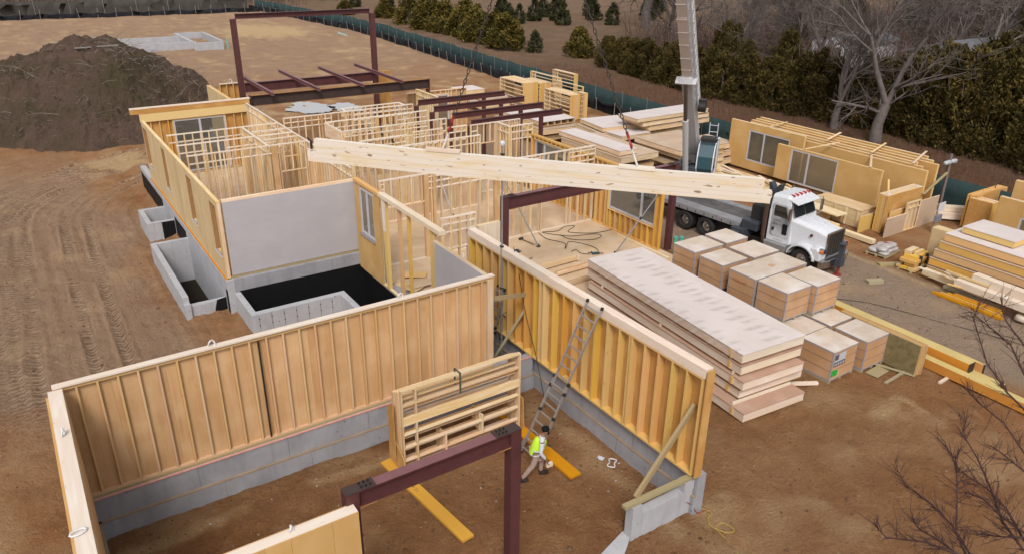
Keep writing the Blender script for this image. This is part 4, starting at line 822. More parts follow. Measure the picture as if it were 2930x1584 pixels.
# operator cab, facing along the boom
cc=Vector((31.28,27.72,2.25)); hx=Vector((math.cos(heading),math.sin(heading),0)); hy=js
def cp(f,l,z): return TI@(cc+hx*f+hy*l+Vector((0,0,z)))
def cabprism(prof,l0,l1,mt,name,par,bev=.02):
    mb=MB(1); n=len(prof)
    for l in (l0,l1):
        for f,z in prof: mb.v.append(tuple(cp(f,l,z)))
    for i in range(n): j=(i+1)%n; mb.f.append([i,j,n+j,n+i]); mb.uv.append([(0,0)]*4); mb.mi.append(0)
    mb.f.append(list(range(n))[::-1]); mb.f.append([n+i for i in range(n)]); mb.uv+= [[(0,0)]*n]*2; mb.mi+=[0,0]
    return O(name,mb,mt,par,bevel=bev)
prof=[(-.75,0),(.55,0),(.78,.35),(.72,1.0),(.45,1.62),(.2,1.78),(-.7,1.78)]
oc=cabprism(prof,-.42,.42,GLB,'operator_cab',TR)
for l in (-.45,.40): cabprism([(.5,-.02),(.62,0),(.85,.36),(.79,1.02),(.5,1.70),(.35,1.76),(.4,1.6),(.68,1.0),(.73,.37)],l,l+.06,WHT,'cab_pillar',oc,.01)
cabprism([(-.8,-.05),(-.3,-.05),(-.3,1.82),(-.8,1.82)],-.46,.46,WHT,'cab_rear',oc); cabprism([(-.3,-.03),(.6,-.03),(.6,.08),(-.3,.08)],-.46,.46,WHT,'cab_sill',oc); cabprism([(-.3,1.74),(.3,1.74),(.25,1.82),(-.3,1.82)],-.44,.44,DRK,'cab_roof',oc)
cabprism([(.0,.12),(.35,.12),(.45,.7),(.1,.75)],.425,.44,GLD,'side_glass',oc,0)
mb=MB(1)
for k in range(7): mb.tube([cp(-.3+k*.13,-.42,1.93),cp(-.3+k*.13,.42,1.93)],.016,5)
for k in range(8): mb.tube([cp(-.3,-.42+k*.12,1.93),cp(.48,-.42+k*.12,1.93),cp(.62,-.42+k*.12,1.7)],.016,5)
O('roof_guard',mb,BLT,oc)
mb=MB(1); mb.bar(cp(.2,.1,.9),cp(.25,.1,1.35),.35,.2); O('seat',mb,plain('pale_seat',(.45,.5,.45),.7,0,.2,.2,3),oc)
mb=MB(1); tp=TI@tip; mb.tube([TI@(tip+Vector((0,0,-.2))),TI@(HK+Vector((0,0,1.2)))],.02,6); O('hoist_rope',mb,CHN,TR); mb=MB(1); h2=HK+Vector((0,0,.1)); mb.bar(TI@(h2+Vector((0,0,.2))),TI@(h2+Vector((0,0,1.2))),.4,.25); mb.tube([TI@h2,TI@(h2+Vector((0,0,.3)))],.07,8); O('hook_block',mb,YEL,TR)
mb=MB(1); mb.bar(TI@(tip-bd_*.3),TI@(tip+bd_*.5-Vector((0,0,.3))),.5,.5); O('boom_head',mb,BOOMG,TR)
# ---------------------------------------------------------------- stacked panels, pallets, timber
def cassette(label,x,y,z,L,Wd,h=.3,rz=0,mtop=PNL,open_end=None,group=None,side=WL,ov=.02,low=None,ribs=5):
    # local x along width, y along length
    r=E('floor_cassette',label,'floor panel',(x,y,z),rz,group)
    piece('side_rail',r,0,0,.02,.05,L,h-.045,side); piece('side_rail',r,Wd-.05,0,.02,.05,L,h-.045,side)
    for yy,e in ((0,'near'),(L-.05,'far')):
        if open_end!=e: piece('end_rail',r,.05,yy,.02,Wd-.1,.05,h-.045,side)
    for k in range(1,ribs): piece('rib',r,k*Wd/ribs-.02,.06,.02,.045,L-.12,h-.05,side)
    piece('top_sheet',r,-ov,-ov,h-.024,Wd+2*ov,L+2*ov,.024,mtop); piece('bottom_sheet',r,0,0,0,Wd,L,.018,PLY)
    return r
G='floor panels stacked beside the pallets'; base=(17.93,13.42); rz=R(-4.6)
lab=('bottom panel of the big stack, sticking out towards the open dirt','second panel from the bottom of the big stack by the pallets','middle panel of the big stack by the pallets','second panel from the top of the big stack by the pallets','top panel of the big stack, its broad pale face printed all over')
offs=((-.45,-.72,2.75),(-.02,-.10,2.9),(-.12,-.28,2.75),(.0,-.02,2.75),(.0,.0,2.82))
for k,(ox,oy,w) in enumerate(offs):
    z=-.17+k*.42; rr_=cassette(lab[k],base[0]+ox,base[1]+oy,z,8.85,w,.33 if k<4 else .34,rz,PNL if k==4 else PNP,None,G,side=WP)
    for s_ in (.55,4.3,8.0):
        if k<4: piece('spacer',rr_,.05,s_,.333,w-.1,.06,.085,WP)
    piece('strap_block',rr_,-.045,.45,.03,.04,.1,.27,WY)
    if k==4: top_=rr_
# faint printed lettering on the top face
c=bpy.data.curves.new('t','FONT'); c.body='TIMBER'; c.size=.13; c.shear=.2; ot=bpy.data.objects.new('t',c); COL.objects.link(ot); bpy.context.view_layer.update()
tm=bpy.data.meshes.new_from_object(ot.evaluated_get(bpy.context.evaluated_depsgraph_get())); bpy.data.objects.remove(ot)
def prints(parent,L,Wd,h,seed,n=None,mt=INK):
    pv=[];pf=[]; rr=random.Random(seed)
    j=0; yy=.35
    while yy<L-.2:
        xx=.25+(.33 if j%2 else 0)
        while xx<Wd-.45:
            fl=1 if (j+int(xx*3))%2 else -1; b0=len(pv)
            for v_ in tm.vertices: pv.append((xx+fl*v_.co.x,yy+fl*v_.co.y,h+.003))
            pf+= [[b0+i for i in p.vertices] for p in tm.polygons]
            for dx_,dy_,w_ in ((.1,-.05,.42),(.45,.08,.3),(.5,.03,.34)):
                b0=len(pv); pv+= [(xx+fl*dx_,yy+fl*dy_,h+.003),(xx+fl*(dx_+w_),yy+fl*dy_,h+.003),(xx+fl*(dx_+w_),yy+fl*(dy_+.012),h+.003),(xx+fl*dx_,yy+fl*(dy_+.012),h+.003)]; pf.append([b0,b0+1,b0+2,b0+3])
            xx+=.95
        yy+=.42; j+=1
    me=bpy.data.meshes.new('printed_marks'); me.from_pydata(pv,[],pf); me.update(); me.materials.append(mt); o=bpy.data.objects.new('printed_marks',me); COL.objects.link(o); o.parent=parent; return o
INKF=plain('faint_print',(.50,.45,.41),.8,0,.1,.1,3); prints(top_,8.85,2.82,.34,3,mt=INKF)
board('timber','pale timber bearer poking out from under the big panel stack','timber',(18.6,14.6,-.17),(21.6,12.9,-.17),.14,.09,WP); board('timber','orange timber bearer beside the nearest low pallet box','timber',(19.5,15.2,-.17),(22.4,14.6,-.15),.16,.09,WO)
def box_pallet(label,x,y,z,w,d,h,lab=False,strapn=2,twist=0,torn=False):
    r=E('pallet_box',label,'wrapped pallet box',(x,y,z),twist,'film wrapped cardboard pallet boxes')
    mb=MB(int(x*7+y)); 
    for k in range(3): mb.box(.0+k*(w-.1)/2,.1+k*(w-.1)/2,0,d,0,.09)
    mb.box(0,w,0,d,.09,.11); O('pallet',mb,WR,r)
    mb=MB(int(x*5+y)); mb.box(.0,w,.0,d,.11,h-.02); O('carton',mb,CARD,r,bevel=.012)
    mb=MB(int(x*3+y)); mb.box(-.012,w+.012,-.012,d+.012,h-.018,h); 
    O('film_top',mb,CARDT,r,bevel=.008)
    mb=MB(2)
    for cx_ in (0,w):
        for cy_ in (0,d): mb.box(cx_-.035 if cx_ else -.006,cx_+.006 if cx_ else .05,cy_-.04 if cy_ else -.006,cy_+.006 if cy_ else .045,.1,h-.02)
    mb.box(-.008,w+.008,-.008,d+.008,h-.085,h-.0195); mb.box(-.007,w+.007,-.007,d+.007,.10,.16); O('film_edge',mb,FILM,r)
    mb=MB(3)
    for k in range(strapn):
        zz=.11+(h-.11)*(k+1)/(strapn+1)-.0; mb.box(-.011,w+.011,-.011,d+.011,zz,zz+.014)
    O('strap',mb,plain('strap_dark',(.26,.19,.15),.5,0,.3,.1,3) if 'strap_dark' not in bpy.data.materials else bpy.data.materials['strap_dark'],r)
    if lab:
        mb=MB(1); mb.box(.08,.72,-.018,-.012,h-.62,h-.13); l=O('label_sheet',mb,WHT2,r); mb=MB(1); mb.box(.08,.72,-.021,-.018,h-.62,h-.44); mb.box(.08,.3,-.021,-.018,h-.36,h-.14); O('label_band',mb,INKB,l)
        mb=MB(1)
        for k in range(6): mb.box(.12+k*.1,.17+k*.1,-.024,-.021,h-.58,h-.49)
        O('label_marks',mb,WHT2,l)
        mb=MB(1); mb.box(.06,.4,-.018,-.012,h-1.02,h-.76); g_=O('sticker',mb,GRNS,r); mb=MB(1); mb.box(.13,.18,-.021,-.018,h-.86,h-.81); mb.box(.28,.33,-.021,-.018,h-.86,h-.81); mb.box(.2,.25,-.021,-.018,h-.95,h-.91); O('sticker_marks',mb,INKD,g_)
    return r
box_pallet('nearest low pallet box, with a white and black label sheet and a green sticker',21.95,12.72,-.25,1.38,1.32,1.28,True,2,R(.5))
box_pallet('low pallet box right beside the one with the green sticker, by the leaning sheets',23.62,12.55,-.25,1.28,1.32,1.28,False,2)
for k,(x,y) in enumerate(((22.05,14.12),(23.6,14.05))): box_pallet(('film covered low stack between the front boxes and the tall left box','film covered low stack by the yellow beams, in front of the tall right box')[k],x,y,-.25,1.35,1.3,1.27,False,2)
up=[('upper pallet box nearest the camera on the tall group, beside the big panel stack',22.15,15.08,1.36,1.32,1.24,0),('upper pallet box at the near right corner of the tall group',23.6,14.88,1.38,1.34,1.24,0),('double width upper pallet box in the tall group with torn film and handwriting',22.12,16.5,3.0,1.28,1.24,0),('upper pallet box on the panel stack side, third row from the camera',22.2,18.2,1.42,1.22,1.18,0),('upper pallet box closest to the truck step, third row from the camera',23.9,18.08,1.5,1.32,1.18,0),('upper pallet box at the far left corner, beside the teal pipes',22.15,19.66,1.65,1.2,1.24,0),('upper pallet box at the far right corner below the truck outrigger',24.05,19.68,1.3,1.22,1.24,0)]
for k,(l,x,y,w,d_,h,tw_) in enumerate(up):
    r_=box_pallet(l,x,y,1.05,w,d_,h,False,2)
    if k==2:
        txt('handwriting','ISOLANT',.16,plain('orange_marker',(.50,.16,.04),.8,0,.1,.1,3),r_,(-.016,1.05,h-.42),(math.pi/2,0,-math.pi/2)); mb=MB(1); mb.prism([(1.5,.45),(1.75,.5),(1.7,.75),(1.45,.65)],h+.003,h+.006,'z'); O('torn_film',mb,CARD,r_)
for k,(x,y,w) in enumerate(((22.05,15.5,1.35),(23.55,15.45,1.35),(22.05,16.9,1.35),(23.6,16.85,1.4),(22.15,18.3,1.4),(23.9,18.2,1.4),(22.15,19.66,1.55),(24.0,19.7,1.35))): 
    r_=box_pallet('lower pallet box carrying the '+('left box of the near row','right box of the near row','left half of the torn double box','right half of the torn double box','third row left box','third row right box','far left corner box','far right corner box')[k],x,y,-.25,w,1.25,1.27,False,2)
# leaning sheets
for k in range(5): board('plywood_sheet',('board face sheet nearest the boxes in the upright sheet stack','second upright sheet in the stack by the yellow beams','third upright sheet in the stack by the yellow beams','fourth upright sheet in the stack by the yellow beams','outermost upright sheet in the stack, next to the yellow beams')[k],'plywood sheet',(24.92+k*.085,11.35-(.02*k),.42),(24.92+k*.085,14.6,.42),.03,1.22,OSB if False else (plain('olive_board',(.26,.205,.10),.8,0,.2,.5,5) if k==0 else WY if k==2 else PLY),'upright plywood sheets')
board('batten','thin batten on the ground under the upright sheets','batten',(24.3,13.2,-.16),(24.95,11.3,-.16),.09,.05,WR); board('batten','grey batten lying across under the end of the upright sheets','batten',(23.6,11.6,-.17),(25.9,11.75,-.17),.1,.06,WR); board('plank','broken brown plank on the dirt beside the upright sheets','plank',(23.7,12.2,-.18),(24.5,12.25,-.18),.45,.03,BRN if False else WR)
# long sealed beams
def lvl(label,a,b_,w,h,group='long sealed yellow beams beside the road'):
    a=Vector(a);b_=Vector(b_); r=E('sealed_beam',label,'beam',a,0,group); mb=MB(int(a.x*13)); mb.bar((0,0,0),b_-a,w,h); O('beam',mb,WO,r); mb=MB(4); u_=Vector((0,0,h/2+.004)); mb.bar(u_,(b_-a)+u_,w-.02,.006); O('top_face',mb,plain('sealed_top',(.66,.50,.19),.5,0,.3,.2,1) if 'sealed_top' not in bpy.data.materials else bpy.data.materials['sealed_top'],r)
    dn=(b_-a).normalized(); mb=MB(5); mb.bar((b_-a),(b_-a)+dn*.012,w,h); O('end_cap',mb,BLT,r); return r
lvl('lower yellow beam running on past the stack to the right edge of the photo',(26.15,15.2,-.02),(25.95,6.9,-.02),.36,.34)
lvl('upper yellow beam with dark sealed ends on the beam pile',(26.75,18.0,.16),(26.55,10.25,.16),.40,.46); lvl('narrow yellow beam behind the upper one, ending a little nearer',(27.05,18.0,.10),(26.95,10.0,.10),.14,.44); lvl('short yellow beam end lying beside the long lower one',(26.75,12.0,-.1),(26.62,9.15,-.1),.44,.2)
for k in range(3): board('timber_bearer','white bearer under the yellow beams, '+('nearest the truck','in the middle','by the bare branches')[k],'bearer',(25.3,15.5-k*2.3-.3,-.2),(27.4,15.6-k*2.3-.3,-.2),.1,.07,WP)
# pile of floor cassettes behind the house
G='floor panels piled behind the house'
def pile(items,pref):
    for k,(l,x,y,z,L,Wd,h,a_,mt,oe) in enumerate(items): cassette(l,x,y,z,L,Wd,h,R(a_),mt,oe,G)
pile([('narrow pale topped panel lying over the pile just behind the lifted beam',31.35,34.9,1.45,6.4,1.45,.32,0,PNL,None),('wide panel directly under the narrow pale topped one',31.2,34.6,1.02,6.2,3.2,.38,0,PNB,None),('lowest panel under the narrow pale topped one',31.4,34.9,.35,6.0,3.0,.35,1,PNB,None),('thin bottom panel peeking out under the narrow one',31.3,35.2,-.1,6,3.2,.35,0,PNB,None),
 ('topmost long panel of the far pile with ribs showing at its left end',36.3,38.85,2.2,2.0,7.0,.28,0,PNL,None),('second long panel of the far pile below the topmost',36.9,38.9,1.84,2.2,6.6,.3,0,PNB,None),('third long panel of the far pile with chamfered end',37.6,38.9,1.45,2.4,6.0,.32,0,PNB,None),('wide panel supporting the far pile',36.0,39.2,.95,4.0,7.0,.35,0,PNB,None),('bottom panel of the far pile',36.2,39.3,.3,4.0,6.6,.35,0,PNB,None),
 ('small pale topped panel left of the far pile',34.7,40.6,1.4,3.2,3.2,.3,-8,PNL,None),('panel under the small pale topped one',34.4,40.4,1.0,3.6,3.6,.32,-8,PNB,None),('L shaped notch panel in front of the far pile',34.9,38.7,1.15,2.4,2.6,.3,0,PNL,None),
 ('broad tan topped panel with white straps left of the crane boom',35.2,33.4,1.25,4.4,4.2,.33,0,PNB,None),('panel below the broad tan topped one, set back a little',35.6,33.6,.85,4.2,3.8,.33,0,PNB,None),('third panel below the broad tan topped one',35.4,33.5,.35,4.2,4.0,.3,0,PNB,None),('short dark edged panel low in the middle of the pile',33.4,37.0,.3,2.0,1.8,.35,10,PNB,None),('thin sheets fanned out low behind the lifted beam',34.2,36.6,-.1,2.0,3.0,.25,-12,PNP,None),
 ('upper panel behind the crane cab with white straps on its face',39.0,33.9,1.0,2.6,1.9,.34,0,PNB,None),('middle panel behind the crane cab',39.0,33.7,.55,2.7,1.95,.34,0,PNB,None),('bottom panel behind the crane cab',38.9,33.6,.05,2.7,2.0,.34,0,PNB,None),
 ('short panel whose open end shows four dark ribs, beyond the roof beams',32.55,45.0,1.12,1.9,3.1,.36,0,PNL,'near'),('wide panel below the one with the open ribbed end',32.1,44.5,.65,2.6,3.6,.4,-3,PNB,None),('bottom panel under the one with the open ribbed end',32.3,44.7,.1,2.6,3.5,.38,2,PNB,None),
 ('small pale panel farthest left on the back row beyond the roof beams',35.0,61.0,.55,2.2,2.4,.4,0,PNL,None),('pale panel in the second back row beyond the roof beams',35.2,57.0,.6,2.0,2.2,.35,0,PNL,None),('tan panel under the second back row panel',34.4,56.4,.1,2.6,2.8,.4,0,PNB,None),('pale panel in the third back row beyond the roof beams',33.3,50.0,.65,1.6,3.2,.35,0,PNL,None),('tan panel under the third back row panel',33.0,49.7,.1,2.6,3.4,.45,0,PNB,None)],'')
# upright lattice frames
G='upright stud frames stored at the fence'
def upframe(label,x,y,L,H,n,z=-.2,grp=G,t=.14,lean=0):
    r=E('stud_assembly',label,'stored stud frame',(x,y,z),0,grp)
    for k in range(n):
        xx=k*(t+.012); nm='frame'
        piece('end_post',r,xx,0,0,t,.07,H,WY); piece('end_post',r,xx,L-.05,0,t,.05,H,WL); piece('top_rail',r,xx,.07,H-.05,t,L-.12,.05,WL); piece('bottom_rail',r,xx,.07,0,t,L-.12,.05,WL)
        if k==0:
            m_=int(H/.32)
            for j in range(1,m_): piece('rail',r,xx,.07,j*H/m_,t,L-.12,.04,WL)
            piece('upright',r,xx+.003,L-.75,.05,t-.006,.05,H-.1,WL); piece('upright',r,xx+.003,L-.35,.05,t-.006,.05,H-.1,WL)
    return r
upframe('left tall bundle of lattice stud frames with light rails',38.9,56.8,3.9,2.15,11); upframe('middle bundle of lattice stud frames between two taller ones',41.0,57.2,3.0,1.9,9)
upframe('front bundle of lattice stud frames closest to the ribbed panel',39.35,50.4,3.75,2.1,7); upframe('single leaning stud frame behind the front bundle',41.3,51.3,3.8,2.5,1); upframe('long stud frame standing behind the middle bundle',42.3,56,4.6,2.45,2); upframe('farthest stud frame bundle beside the green fence',44.2,56.2,3.4,2.6,3)
upframe('pair of thin end posts standing right of the front bundle',40.5,50.1,1.0,2.2,3)
# mustard faced panels standing on edge beside the road
def edgepanel(label,x,y,L,H,z,mt,t=.14,win=None,grp='wall panels standing on edge behind the truck',fr_=WY):
    r=E('prefab_wall',label,'wall panel',(x,y,z),0,grp); mb=MB(int(y*11+x)); 
    if win:
        a,b,zl,zh=win
        for q_ in ((0,a,0,H),(b,L,0,H),(a,b,0,zl),(a,b,zh,H)): mb.box(-.04,0,q_[0]+.001,q_[1]-.001,q_[2]+.001,q_[3]-.001)
    else: mb.box(-.04,0,0,L,0,H)
    O('foam_board',mb,mt,r,bevel=.015)
    piece('top_rail',r,.002,0,H-.05,t,L,.05,WL); piece('bottom_rail',r,.002,0,0,t,L,.05,fr_); piece('end_stud',r,.002,0,.05,t,.05,H-.1,fr_); piece('end_stud',r,.002,L-.05,.05,t,.05,H-.1,fr_)
    n=int(L/.6)
    for k in range(1,n):
        yy=k*L/n
        if win and win[0]-.05<yy<win[1]: continue
        piece('stud',r,.002,yy,.05,t,.045,H-.1,fr_)
    if win:
        a,b,zl,zh=win; mb=MB(1); f=.08
        mb.box(-.03,.06,a,b,zl,zl+f); mb.box(-.03,.06,a,b,zh-f,zh); mb.box(-.03,.06,a,a+f,zl+f,zh-f); mb.box(-.03,.06,b-f,b,zl+f,zh-f); m_=a+(b-a)*win_m[0]; mb.box(-.028,.058,m_-.05,m_+.05,zl+f,zh-f); w_=O('window',mb,WHT2,r); mb=MB(1); mb.box(.0,.01,a+f,b-f,zl+f,zh-f); O('pane',mb,GLS,w_)
    return r
win_m=[.62]
edgepanel('front mustard wall panel with a wide glass door, standing behind the truck',39.35,22.3,7.0,2.15,.3,INSO,.14,(2.7,5.95,.03,2.05)); 
win_m=[.62]
edgepanel('left mustard wall panel with a white two pane window, tall one at the back',40.35,28.2,5.8,3.05,-.05,INSO,.14,(1.0,4.2,.6,2.6))
GG='row of stored wall panels behind the window panels'
for k in range(6): edgepanel('stored wall panel, '+('first','second','third','fourth','fifth','outermost')[k]+' in the row behind the window panels counted from the road',40.75+k*.32,20.6+.5*(k%3),12.9-.6*(k%3),2.75+.07*k,-.1,INSO if k%2==0 else PLYO,.15,None,GG)
for k,(a_,b_) in enumerate((((39.3,23.0,2.5),(41.0,24.1,2.75)),((39.4,27.4,2.52),(40.9,26.2,3.0)),((40.3,31.0,3.03),(42.3,31.1,3.1)),((40.9,27.0,3.0),(42.4,27.2,3.2)),((40.8,24.0,2.9),(42.4,24.2,3.2)),((41.0,21.6,2.8),(42.5,21.8,3.25)))): board('brace_batten','pale batten tying the stored wall tops, '+('by the right end of the glass door panel','leaning between the two window panels','above the left window','above the gap between the windows','over the middle of the row','at the right end of the row')[k],'batten',a_,b_,.12,.03,WL)
board('brace_batten','slanted orange batten leaning on the right end of the panel row','batten',(38.6,20.9,-.2),(39.6,22.0,2.0),.1,.05,WY); board('brace_batten','batten across the ends of the stored wall panels','batten',(40.6,20.45,1.4),(42.7,20.5,2.3),.14,.04,WR)
# upright sheets right of the panel row
def sheetv(label,x0,x1,y,z0,z1,mt,t=.04,parts=False,grp='upright sheets in front of the stored panels'):
    r=E('upright_sheet',label,'upright board',(x0,y,z0),0,grp); piece('board',r,0,0,0,x1-x0,t,z1-z0,mt); piece('edge_strip',r,0,-.002,z1-z0,x1-x0,t+.004,.02,WL); return r
for k in range(5): sheetv(('frontmost','second','third','fourth','rearmost')[k]+' tall orange board in the wrapped bundle',37.2+k*.02,40.5,20.5+k*.11,-.2,1.85,OSB if k==0 else WY,.09)
sheetv('orange board leaning low in front of the wrapped bundle',37.6,40.2,20.38,.0,.95,WY,.05); sheetv('low tan board at the left, nearest the bags on the pallet',36.75,38.5,20.0,-.22,.82,PNB,.05); sheetv('tan board at the right end beside the post with the white sign',39.7,41.6,20.05,-.3,1.28,PNB,.05); sheetv('low orange board left of the wrapped bundle',36.3,37.75,21.2,-.25,.66,WY,.05)
wall('small pale framed panel between the two tan boards',(38.55,20.02),(39.75,20.02),z0=-.22,z1=1.38,t=.1,wm=WL,sp=.4,sheath='L',smat=WL,block=(.35,),name='framed_board',cat='framed panel')
loop(37.5,20.6,1.86,'white plastic wrap at the left end of the orange bundle',.3,.8,True); loop(40.2,20.6,1.86,'white plastic wrap at the right end of the orange bundle',.9,.8,True)
# timber in front of the stored panels
for k,(a_,b_,w,h,l) in enumerate((((38.2,34,.0),(37.9,24.5,.0),1.2,.5,'wide pale timber pack below the left window panel'),((37.2,31.5,.1),(37.0,22.6,.1),.5,.35,'long pale timber in front of the glass door panel'),((36.6,31.0,-.05),(36.5,23.2,-.05),.35,.3,'long pale timber nearest the truck cab'),((35.9,30.5,.0),(35.6,22.0,.0),.4,.25,'pale timber running past the truck mirror'),((35.6,23.8,-.1),(35.4,19.7,-.05),.3,.22,'pale beam end with a notch pointing at the bags'),((36.3,24.6,.5),(36.2,22.2,.5),.9,.06,'splintered loose boards on the timber pack'))): board('timber',l,'timber',a_,b_,w,h,WL,'pale timbers behind the truck')
r=E('crate','open pale timber crate in front of the stored wall panels','crate',(36.9,21.6,-.2))
piece('side',r,0,0,0,.04,3.2,.95,WL); piece('side',r,1.2,0,0,.04,3.2,.95,WL); piece('end',r,.042,0,0,1.15,.04,.95,WL); piece('lid',r,-.03,-.03,.955,1.3,3.0,.04,WL)
for k in range(5): piece('batten',r,-.045,.1+k*.7,0,.04,.09,.95,WL)
# bags, bundle
r=E('bag_pallet','wooden pallet of grey plastic bags with a red label beside the road','bag pallet',(34.2,18.2,-.25),R(8)); mb=MB(1)
for k in range(3): mb.box(0,1.5,.05+k*.45,.15+k*.45,0,.1)
mb.box(0,1.5,0,1.1,.1,.13); O('pallet',mb,WR,r)
BAG=plain('plastic_bag',(.42,.38,.37),.35,0,.5,.4,4,c2=(.55,.50,.48))
def lump(mb,cx,cy,cz,sx,sy,sz,seed,n=10,m_=7):
    b0=len(mb.v)
    for j in range(m_+1):
        th=math.pi*j/m_
        for i in range(n):
            ph=6.2832*i/n; v_=Vector((math.sin(th)*math.cos(ph),math.sin(th)*math.sin(ph),math.cos(th))); e=.65; q_=Vector([math.copysign(abs(c)**e,c) for c in v_]); k_=1+.12*noise.noise(v_*2+Vector((seed,0,0))); mb.v.append((cx+q_.x*sx*k_,cy+q_.y*sy*k_,cz+q_.z*sz*k_))
    for j in range(m_):
        for i in range(n): i2=(i+1)%n; mb.f.append([b0+j*n+i,b0+j*n+i2,b0+(j+1)*n+i2,b0+(j+1)*n+i]); mb.uv.append([(0,0)]*4); mb.mi.append(0)
for k in range(9):
    mb=MB(1); lump(mb,.3+.45*(k%3),.3+.5*((k//3)%2)+(.1 if k>5 else 0),.22+.17*(k//6)+.04*(k%2),.28,.27,.11,k); O('bag',mb,BAG,r,smooth=True)
mb=MB(1); mb.box(.75,1.0,.35,.6,.50,.53); O('red_label',mb,RED,r)
r=E('timber_bundle','strapped bundle of orange offcut beams on a bearer beside the road','timber bundle',(33.7,16.5,-.25),R(4))
for k,(x,y,z,dx,dy) in enumerate(((0,0,.1,1.3,.35),(0,.38,.1,1.6,.35),(.1,.1,.3,1.35,.5),(.05,.62,.1,1.5,.3),(.0,.05,.46,1.4,.75),(.2,.15,.62,1.2,.6),(.3,.5,.78,.8,.3),(.4,.25,.78,.7,.15))): piece('offcut',r,x,y,z,dx,dy,.15,WY if k<6 else WL)
mb=MB(1); mb.box(.5,.53,-.0,.9,.05,.78); mb.box(1.1,1.13,.0,.9,.05,.78); O('strap',mb,INKD,r)
piece('bearer',r,-.1,.1,0,1.8,.1,.09,WR); piece('bearer',r,-.1,.7,0,1.8,.1,.09,WR)
# right hand pile
G='roof panels piled at the right edge'
for k,(x,y,L,w,z,l) in enumerate(((34.0,10.9,5.3,2.6,-.12,'lowest panel of the right hand pile with cut timber blocks against it'),(34.05,11.2,5.0,2.7,.30,'second panel up in the right hand pile'),(34.1,10.6,5.5,2.6,.72,'third panel up in the right hand pile with white straps'),(34.2,10.9,5.1,2.6,1.12,'fourth panel up in the right hand pile with white straps'),(34.3,10.4,5.5,2.8,1.52,'wide tan topped panel near the top of the right hand pile'))): cassette(l,x,y,z,L,w,.36,R(-1),PNB if k<4 else PNL,None,G,side=WY)
cassette('small pale topped panel crowning the right hand pile',34.95,13.25,1.92,2.25,1.75,.3,R(-1),PNL,None,G,side=WY); cassette('pale panel leaving the frame at the right edge',36.2,10.6,1.5,2.4,2.2,.3,0,PNL,None,G)
o=edgepanel('mustard board standing on end behind the right hand pile by the timber bundle',35.6,16.2,.9,1.75,-.2,INS,.5)
for k,(a_,b_,w,h,m_,l) in enumerate((((33.35,14.9,-.12),(33.2,12.4,-.12),.16,.14,WR,'greenish timber on the ground in front of the right hand pile'),((33.1,14.3,.42),(32.8,9.5,.42),.5,.3,WP,'big whitish timber in front of the right hand pile'),((33.4,13.8,.75),(33.1,9.5,.75),.4,.35,WP,'second whitish timber lying behind the front one'),((33.7,16.1,.1),(33.45,13.2,.1),.25,.28,WL,'notched timber block row at the foot of the right hand pile'),((33.2,14.9,.66),(33.15,13.0,.66),.09,.09,WL,'broken pale stick on the whitish timber'))): board('timber',l,'timber',a_,b_,w,h,m_,'timbers by the right hand pile')
for k in range(4): board('sealed_board','yellow sealed board in the low row beside the road, '+('nearest the road','second from the road','third from the road','nearest the timber')[k],'board',(32.45+k*.13,14.9-k*.25,-.18+.03*k),(32.35+k*.17,11.9+.1*k,-.18+.03*k),.12,.12,WO,'low row of yellow boards')
r=E('rubble','crumpled white plastic and rubble at the right edge beside the timber','rubble',(33.1,11.0,-.2)); mb=MB(1); [lump(mb,rnd.uniform(-.4,.5),rnd.uniform(-.9,.9),.15,.3,.25,.16,k) for k in range(7)]; o=O('plastic_lumps',mb,CARDT,r,smooth=True); 
# uprights at the far right
for k in range(4): edgepanel('upright framed panel in the taped bundle at the right edge, '+('nearest the sign','second from the sign','third from the sign','farthest from the sign')[k],41.8+k*.18,17.4,1.15,1.75,-.2,WY if k%2 else OSB,.13,None,'taped upright bundle at the right edge')
r=E('prefab_wall','taped bundle of boards standing across behind the right hand pile','wall panel',(42.0,18.3,-.2)); [piece('board',r,0,.14*k,0,3.2,.1,1.85,WY if k else OSB) for k in range(4)]
win_m=[.5]
edgepanel('mustard wall panel with a boarded window at the right edge of the photo',41.2,11.5,5.4,2.3,-.1,INSO,.2,(1.2,4.2,.5,1.5)); edgepanel('tall plain mustard panel behind the boarded window one at the right edge',43.2,12.0,5.2,2.75,-.1,INSO,.2)
board('timber','chunky pale timber block by the sign post','timber',(41.8,20.4,.1),(43.6,18.6,.1),.6,.35,WP); board('timber','second pale timber block stacked behind the sign post','timber',(42.2,20.3,.42),(43.4,19.1,.42),.5,.25,WP)
board('grey_plank','grey plank lying on the ground below the bundle','plank',(33.2,18.0,-.17),(34.4,17.4,-.17),.25,.12,WR); board('block','short dark timber block lying on the road near the truck bumper','timber block',(30.9,17.1,-.17),(31.6,16.8,-.17),.3,.16,WR)
